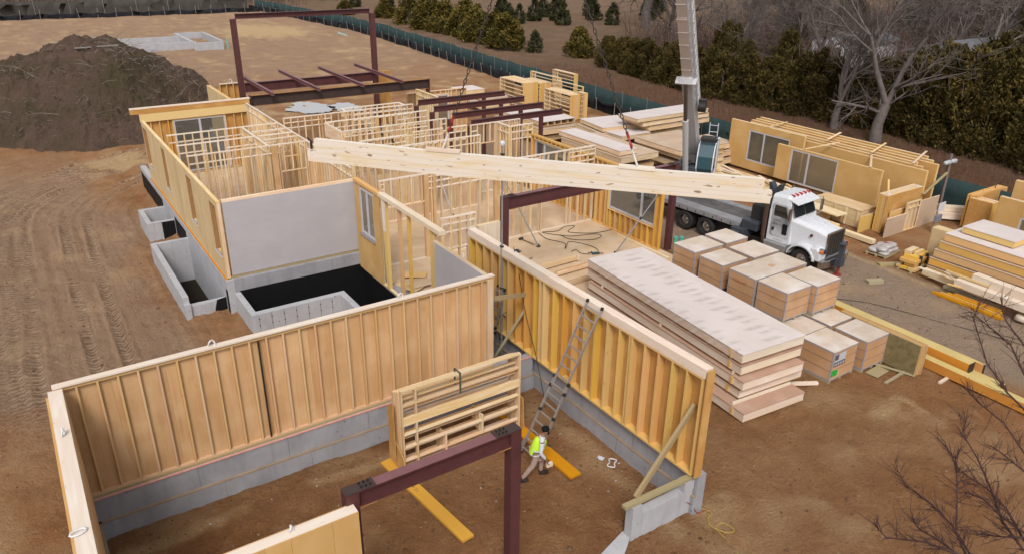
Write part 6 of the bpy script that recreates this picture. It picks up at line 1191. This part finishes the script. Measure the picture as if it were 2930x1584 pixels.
# ---------------------------------------------------------------- trees
def leafmat(name,c1,c2,c3):
    m,t,b=mat(name,.8,0,.15); ge=N(t,'ShaderNodeNewGeometry'); oi=N(t,'ShaderNodeObjectInfo'); tc=N(t,'ShaderNodeTexCoord')
    n=tnoise(t,tc.outputs['Object'],.9,3,.6); f_=math_(t,'ADD',math_(t,'MULTIPLY',ge.outputs['Random Per Island'],.55),math_(t,'MULTIPLY',n,.6))
    c=ramp(t,f_,[(.2,c1),(.55,c2),(.9,c3)]); h=N(t,'ShaderNodeHueSaturation'); t.links.new(c,h.inputs['Color']); t.links.new(math_(t,'MULTIPLY_ADD',oi.outputs['Random'],.5,.75),h.inputs['Value']); t.links.new(h.outputs[0],b.inputs['Base Color']); return m
CED=leafmat('cedar_foliage',(.018,.015,.006),(.062,.048,.013),(.145,.095,.024)); CON_=leafmat('conifer_gold_green',(.018,.021,.007),(.062,.052,.012),(.19,.13,.022)); CDK=leafmat('dark_conifer',(.014,.016,.008),(.036,.038,.016),(.08,.075,.028))
BARK=plain('grey_bark',(.20,.165,.15),.9,0,.1,.45,3); BARKD=plain('red_brown_bark',(.085,.045,.04),.85,0,.15,.3,6); BRSH=plain('brush_twigs',(.105,.066,.055),.9,0,.1,.5,2,c2=(.15,.105,.088))
def crown_mesh(seed,H,Rd,n,q,shape='cedar',mt=CED):
    rr=random.Random(seed); vs=[];fs=[]; blobs=[]
    for k in range(52):
        z=rr.uniform(.03,.97)*H; 
        prof=(min(1,(z/H)*7+.35)*(1-(z/H)**1.7)**.6) if shape=='cedar' else (min(1,(z/H)*5+.3)*(1-(z/H))**.75*1.15)
        an=rr.uniform(0,6.283); ra=Rd*prof*rr.uniform(.55,.95); blobs.append((Vector((math.cos(an)*ra,math.sin(an)*ra,z)),Rd*rr.uniform(.22,.42)*(1.15-.5*z/H)))
    for k in range(n):
        c_,br_=rr.choice(blobs); v_=Vector((rr.gauss(0,1),rr.gauss(0,1),rr.gauss(0,1))).normalized(); p=c_+Vector((v_.x*.8,v_.y*.8,v_.z*1.35))*br_*rr.uniform(.6,1.05)
        if p.z<0.05: p.z=.05+rr.random()*.2
        nrm=(v_+Vector((rr.uniform(-.6,.6),rr.uniform(-.6,.6),rr.uniform(-.2,.8)))).normalized(); t1=nrm.orthogonal().normalized(); t2=nrm.cross(t1); u1=(Vector((v_.x*.7,v_.y*.7,rr.uniform(.1,1.1)))+Vector((rr.uniform(-.5,.5),rr.uniform(-.5,.5),rr.uniform(-.3,.3)))).normalized()*q*rr.uniform(.7,1.7); u2=nrm.cross(u1).normalized()*q*rr.uniform(.25,.6)
        b0=len(vs); vs+= [tuple(p-u1-u2*.3),tuple(p-u2),tuple(p+u1),tuple(p+u2)]; fs.append((b0,b0+1,b0+2,b0+3))
    me=bpy.data.meshes.new('crown'); me.from_pydata(vs,[],fs); me.update(); me.materials.append(mt); return me
tk=MB(1); tk.tube([(0,0,-.3),(.02,0,1.2),(0,.03,3)],[.16,.12,.05],7); TRK=tk.mesh('trunk'); TRK.materials.append(BARK)
CR=[crown_mesh(k,5,1.75,9500,.105,'cedar',CED) for k in range(4)]; CG=[crown_mesh(20+k,4,1.75,5200,.13,'cone',CON_) for k in range(3)]; CD=[crown_mesh(40+k,3.2,1.2,1700,.16,'cone',CDK) for k in range(2)]
def place(meshes,label,cat,group,x,y,h,base,wd=1,name='cedar_tree'):
    r=E(name,label,cat,(x,y,-.3),rnd.uniform(0,6.28),group); s=h/base; r.scale=(s*wd,s*wd,s)
    me=rnd.choice(meshes); o=bpy.data.objects.new('crown',me); COL.objects.link(o); o.parent=r; o=bpy.data.objects.new('trunk',TRK); COL.objects.link(o); o.parent=r; return r
GH='cedars of the dense hedge behind the green fence'
def pl(a,x):
    for i in range(len(a)-1):
        if a[i][0]<=x<=a[i+1][0]: t_=(x-a[i][0])/(a[i+1][0]-a[i][0]); return [a[i][j]+(a[i+1][j]-a[i][j])*t_ for j in range(1,len(a[i]))]
    return list(a[-1][1:])
HP=[(6,58,9.0),(14,57.2,8.8),(22,57.5,8.2),(28,58.2,6.8),(36,59.6,5.6),(44,58,4.9),(51,57.6,4.5),(60,58.5,4.3),(73,61,3.9)]
y=6
while y<73:
    x,h=pl(HP,y); place(CR,'dense olive cedar in the front row of the hedge behind the green fence','tree',GH,x+rnd.uniform(-.5,.5)+.9,y,h*rnd.uniform(.88,1.1),5,(5/h)**.45*1.1); y+=1.45
G2='cedars of the rear hedge row'
for k in range(44):
    y=rnd.uniform(4,70); x=rnd.uniform(63.5,70)+ (4 if 50<y<64 else 0); 
    if 37<y<54: h=rnd.uniform(2.6,3.5)
    else: h=rnd.uniform(5.5,8.5) if y<46 else rnd.uniform(4,6)
    place(CR,'dark olive cedar in the loose row behind the front of the hedge','tree',G2,x,y,h,5,.9)
for x,y,h in ((66,29,6),(67,33,6.4),(68,37,4.6),(69,31,7),(70,35.5,5.8)): place(CR,'dark olive cedar in the loose row behind the front of the hedge','tree',G2,x,y,h,5,.9)
for k in range(80): 
    y=rnd.uniform(-10,70); x=rnd.uniform(90,180); place(CR,'distant olive cedar in the brown woods behind the houses','tree','cedars in the far woods',x,y+ (x-90)*.2,rnd.uniform(6,11),5,.9)
for k,(x,y,h,w) in enumerate(((62,136.4,3.1,1),(61.3,125,4.1,1),(61,117,4.6,1.05),(60.8,111,4.3,1),(61.6,106,4.6,1),(60.3,100.5,4.1,1.05),(60.6,95.5,3.9,1.1),(59.2,91,3.9,1.15),(57.6,145,2.5,1),(62.5,121,4.0,1),(61.5,103,4.4,1))): place(CG,('round bushy','broad','tall','loose','full','leaning','wide','large golden','small','slim','dense')[k]+' golden green conifer in the row beyond the green fence','tree','golden conifers in a row beyond the fence',x,y,h*1.12,4,w*1.5,'conifer')
place(CD,'lone small dark conifer on the open grass beyond the fence','tree',None,61.1,86.6,2.7,3.2,1.25,'conifer'); place(CG,'bushy conifer at the left end of the dark hedge','tree',None,63.2,79.5,3.7,4,1.4,'conifer')
for k,(x,y,h) in enumerate(((79,117,2.8),(79.5,121,2.7),(80,125,3),(83.6,119,3.3),(77.6,133,3),(85,112,3.2),(88,118,3),(90,125,3.4),(84,130,3),(95,116,3.5),(74,142,2.8),(93,108,3.2),(99,122,3.5),(105,112,3.6),(70,152,3),(66,160,3),(112,118,4),(120,125,4),(100,134,4))): place(CD,'small dark conifer in the scattered planting of the upper field','tree','dark conifers of the upper field',x,y,h*1.15,3.2,1.15,'conifer')
def bare_tree(seed,H,r0,stems=3,fork=.22,depth=5,mt=BARK,droop=.0,spread=.55):
    rr=random.Random(seed); mb=MB(seed)
    def br(p,d_,L,ra,dep):
        n=4 if dep>1 else 3; pts=[p]; rs=[ra]; q_=d_.copy()
        for i in range(n):
            q_=(q_+Vector((rr.uniform(-.2,.2),rr.uniform(-.2,.2),rr.uniform(-.1,.16)-(droop if dep<3 else 0)))).normalized(); p=p+q_*L/n; pts.append(p); rs.append(max(.011,ra*(1-.5*(i+1)/n)))
        mb.tube(pts,rs,7 if dep>=4 else 4 if dep>=2 else 3,False)
        if dep==0: return
        nb=rr.randint(4,5) if dep>1 else rr.randint(4,6)
        for k in range(nb):
            i=rr.randint(1,n); s_=pts[i]; ax=q_.orthogonal().normalized(); ax.rotate(Matrix.Rotation(rr.uniform(0,6.283),3,q_)); nd=(q_*rr.uniform(.55,1)+ax*rr.uniform(spread*.8,spread*1.6)+Vector((0,0,.12))).normalized(); br(s_,nd,L*rr.uniform(.5,.78),rs[i]*rr.uniform(.5,.72),dep-1)
    base=Vector((0,0,-.2)); pts=[base,Vector((rr.uniform(-.1,.1),rr.uniform(-.1,.1),H*fork*.5)),Vector((rr.uniform(-.2,.2),rr.uniform(-.2,.2),H*fork))]; mb.tube(pts,[r0*1.25,r0,r0*.9],10,False)
    for k in range(stems):
        an=6.283*k/stems+rr.uniform(-.4,.4); br(pts[-1]-Vector((0,0,.25*k*r0)),Vector((math.cos(an)*.35,math.sin(an)*.35,1)).normalized(),H*.42,r0*.62,depth)
    for k in range(3):
        an=rr.uniform(0,6.283); br(pts[1]+Vector((0,0,H*fork*.3)),Vector((math.cos(an),math.sin(an),.35)).normalized(),H*.3,r0*.28,depth-2)
    return mb.mesh('branches',fix=False,smooth=True)
BT=[bare_tree(1,11,.26,3,.2,4),bare_tree(2,12,.36,2,.22,4,spread=.6),bare_tree(5,10,.2,4,.16,4,spread=.7)]
for m_ in BT: m_.materials.append(BARK)
def bplace(k,label,x,y,s,rz,group=None): 
    r=E('bare_tree',label,'tree',(x,y,-.3),rz,group); r.scale=(s,s,s); o=bpy.data.objects.new('branches',BT[k]); COL.objects.link(o); o.parent=r
bplace(0,'slender bare tree forking low in front of the white gable',56.6,37.0,1.05,.6); bplace(1,'big bare tree with a thick pale trunk in front of the hedge',55.6,32.6,1.1,2.1); bplace(1,'spreading bare tree standing over the left end of the hedge',94.6,101,2.1,1.1); bplace(2,'bare tree behind the left part of the hedge, left of the crane boom',84,84,2.0,2.2); bplace(2,'bare multi stemmed tree between the crane boom and the white gable',72,61,1.2,.3); bplace(0,'pale bare tree just right of the crane boom top',78,57.5,1.2,4); bplace(2,'bare tree leaning in from the right edge over the hedge',58,16.5,1.25,2.6)
for k in range(44):
    x=rnd.uniform(76,170); y=rnd.uniform(-8,100) if x>95 else rnd.uniform(0,75); 
    bplace(k%3,'bare grey tree in the woods behind the hedge',x,y,rnd.uniform(1.0,1.5),rnd.uniform(0,6),'bare trees in the woods')
for k in range(12): bplace(k%3,'bare grey tree in the tree line beyond the far field',-70+k*12+rnd.uniform(-4,4),rnd.uniform(172,190),rnd.uniform(.8,1.2),rnd.uniform(0,6),'bare trees beyond the far field')
# brush: reddish brown thicket between the trees
bm_=MB(4)
def brush(n,fx_,hmin,hmax,rad):
    for k in range(n):
        x,y=fx_(); z=-.35; h=rnd.uniform(hmin,hmax); a_=rnd.uniform(0,6.283); tl=rnd.uniform(.05,.55); tp_=Vector((x+math.cos(a_)*h*tl,y+math.sin(a_)*h*tl,z+h)); md=Vector((x+math.cos(a_)*h*tl*.25,y+math.sin(a_)*h*tl*.25,z+h*.5)); bm_.tube([(x,y,z),md,tp_],[rad,rad*.7,rad*.25],3,False)
        b2=md+(tp_-md)*.3; a2=rnd.uniform(0,6.283); bm_.tube([b2,b2+Vector((math.cos(a2)*h*.25,math.sin(a2)*h*.25,h*.3))],[rad*.5,rad*.2],3,False)
brush(15000,lambda:(rnd.uniform(72,170),rnd.uniform(-25,82)),1.5,5.5,.055)
brush(2600,lambda:(rnd.uniform(64,90),rnd.uniform(56,78)),1,2.8,.035); brush(2500,lambda:(rnd.uniform(-90,60),rnd.uniform(169,200)),1.5,5,.08)
o=O('brushwood',bm_,BRSH); T(o,'reddish brown leafless thicket filling the woods behind the hedge','brush'); o['kind']='stuff'
gm=MB(5)
for k in range(11000):
    x=rnd.uniform(45.2,58); y=rnd.uniform(5,76); h=rnd.uniform(.1,.5); a_=rnd.uniform(0,6.3); gm.tube([(x,y,-.28),(x+math.cos(a_)*h*.7,y+math.sin(a_)*h*.7,-.28+h)],[.012,.006],3,False)
o=O('dead_grass',gm,plain('dead_weeds',(.17,.10,.065),.95,0,.1,.4,2)); T(o,'sparse dead weeds and leaf litter between the green fence and the hedge','dead grass'); o['kind']='stuff'
for k in range(22):
    x=rnd.uniform(35.2,38.3); y=rnd.uniform(22,33); a_=1.57+rnd.uniform(-.5,.5); L=rnd.uniform(.8,2.6); z=.1+rnd.uniform(.1,.5) if x>36.4 else rnd.uniform(-.1,.25)
    board('loose_board','loose pale board lying among the timber behind the truck','board',(x,y,z),(x+math.cos(a_)*L,y+math.sin(a_)*L,z+rnd.uniform(-.05,.25)),rnd.uniform(.09,.2),.035,(WL,WY,WP)[k%3],'loose boards behind the truck')
for k in range(14):
    x=rnd.uniform(32.9,34.2); y=rnd.uniform(9.5,15.5); a_=1.57+rnd.uniform(-.6,.6); L=rnd.uniform(.4,1.6); z=rnd.uniform(-.15,.5)
    board('loose_board','short loose board against the foot of the right hand pile','board',(x,y,z),(x+math.cos(a_)*L,y+math.sin(a_)*L,z+rnd.uniform(-.05,.2)),rnd.uniform(.07,.18),.04,(WL,WP,WY)[k%3],'loose boards by the right hand pile')
# loose clods and pebbles
for nm,lb,n_,r0,r1,mt_,rg in (('dirt_clods','dark loose clods of soil scattered over the building site',3600,.015,.055,plain('clod_soil',(.17,.095,.052),.95,0,.1,.5,1.5),0),('pebbles','small pale stones scattered over the building site',1300,.010,.032,plain('pebble_pale',(.38,.32,.26),.8,0,.2,.4,2),1)):
    cm=MB(9)
    for k in range(n_):
        x,y=rnd.uniform(-6,33),rnd.uniform(6,48)
        if rnd.random()<.35: x,y=rnd.uniform(-.2,13),rnd.uniform(7,17.8)
        if any(a<=x<=b_ and c_<=y<=d_ for a,b_,c_,d_ in ((-.9,-.3,4,18.6),(-.9,13.5,18,18.7),(13.0,13.6,10.4,22.5),(4,12.3,27,50),(12,25,22,60),(10.0,12.3,18.4,30),(4.1,6.2,30,43.5))): continue
        s_=rnd.uniform(r0,r1)*(1 if rnd.random()<.85 else 1.7); z=gh(x,y); b0=len(cm.v); a_=rnd.random()*6.3
        for q_ in range(5): an=a_+6.283*q_/5; rr_=s_*rnd.uniform(.7,1.3); cm.v.append((x+math.cos(an)*rr_,y+math.sin(an)*rr_,z-.01))
        cm.v.append((x+rnd.uniform(-.3,.3)*s_,y+rnd.uniform(-.3,.3)*s_,z+s_*rnd.uniform(.5,.9)))
        for q_ in range(5): cm.f.append([b0+q_,b0+(q_+1)%5,b0+5]); cm.uv.append([(0,0)]*3); cm.mi.append(0)
    o=O(nm,cm.mesh(nm,fix=False),mt_); T(o,lb,'dirt clods' if not rg else 'pebbles'); o['kind']='stuff'
# near bare tree at the lower right
BRN_={'m1': [(11.92, 3.1, 5.21), (12.23, 3.59, 5.27), (12.67, 4.05, 5.45), (12.98, 4.49, 5.67), (13.23, 4.93, 5.83), (13.54, 5.04, 5.92)], 'm2': [(11.96, 3.15, 5.35), (12.43, 3.65, 5.39), (12.61, 4.09, 5.45), (12.57, 4.54, 5.51), (12.74, 4.97, 5.79)], 'm3': [(11.2, 3.55, 5.14), (11.46, 3.93, 5.19), (11.96, 4.22, 5.37), (12.23, 4.45, 5.66), (12.48, 4.65, 5.83)], 'm4': [(11.14, 3.58, 5.14), (11.43, 3.99, 5.27), (11.59, 4.43, 5.3), (11.63, 4.95, 5.35), (11.83, 5.25, 5.42)], 'm5': [(11.03, 3.65, 5.14), (11.1, 3.99, 5.12), (11.13, 4.35, 5.08), (11.42, 4.62, 4.97)], 'm6': [(10.83, 3.6, 5.29), (10.82, 4.07, 5.17), (10.56, 4.56, 5.01), (10.69, 4.86, 5.0)], 'm7': [(15.51, 4.85, 5.57), (15.61, 5.25, 5.7), (15.7, 5.8, 6.09), (16.07, 6.44, 6.75), (16.29, 6.48, 7.1)], 'm8': [(14.3, 4.25, 5.4), (14.52, 4.77, 5.65), (14.8, 5.37, 5.66), (14.99, 5.82, 5.74)], 'm9': [(15.67, 5.1, 6.21), (15.88, 5.55, 6.58), (15.87, 6.08, 6.81), (16.07, 6.5, 6.86)], 'm10': [(11.98, 3.2, 5.47), (12.12, 3.62, 5.44), (12.34, 3.98, 5.4), (12.36, 4.31, 5.32)], 'm11': [(11.97, 3.17, 5.39), (11.94, 3.47, 5.19), (12.04, 3.8, 4.94)], 'm12': [(13.72, 3.98, 5.4), (13.89, 4.4, 5.41), (14.05, 4.66, 5.36)], 'm13': [(16.32, 5.47, 6.48), (16.63, 6.04, 6.71), (16.95, 6.39, 7.02)]}
r=E('bare_tree','dark red-brown bare branches reaching into the lower right corner, close to the viewer','tree',(15.2,.6,-.25)); rb=random.Random(11); mb=MB(1); o0=Vector((15.2,.6,-.25)); fk=Vector((13.6,2.0,4.0)); fk2=Vector((15.2,3.0,4.3))
mb.tube([Vector((0,0,0)),Vector((-.4,.4,2)),fk-o0],[.12,.09,.06],8,False); mb.tube([Vector((-.4,.4,2)),fk2-o0],[.06,.045],8,False)
for nm,pts in BRN_.items():
    P_=[Vector(p) for p in pts]; st=fk if P_[0].x<13.6 else fk2; al=[st,(st+P_[0])/2+Vector((0,0,.1))]+P_; n=len(al); rs=[.026*(1-.82*i/(n-1)) +.003 for i in range(n)]; mb.tube([p-o0 for p in al],rs,6,False)
    for i in range(2,n-1):
        for k in range(8):
            t_=rb.random(); s_=al[i]+(al[i+1]-al[i])*t_; d_=(al[i+1]-al[i]).normalized(); sd=(d_*.9+Vector((rb.uniform(-1,1),rb.uniform(-1,1),rb.uniform(-.6,.9)))).normalized(); L=rb.uniform(.2,.6); m1=s_+sd*L*.5; e1=m1+(sd+Vector((rb.uniform(-.4,.4),rb.uniform(-.4,.4),rb.uniform(-.2,.4)))).normalized()*L*.5; mb.tube([s_-o0,m1-o0,e1-o0],[.007,.005,.0028],4,False)
            for q_ in range(3): s2=s_+(m1-s_)*rb.uniform(.3,1); dd=(sd+Vector((rb.uniform(-1,1),rb.uniform(-1,1),rb.uniform(-.8,.9)))).normalized()*rb.uniform(.08,.25); mb.tube([s2-o0,s2+dd-o0],[.0036,.0022],3,False)
O('branches',mb,BARKD,r,smooth=True)
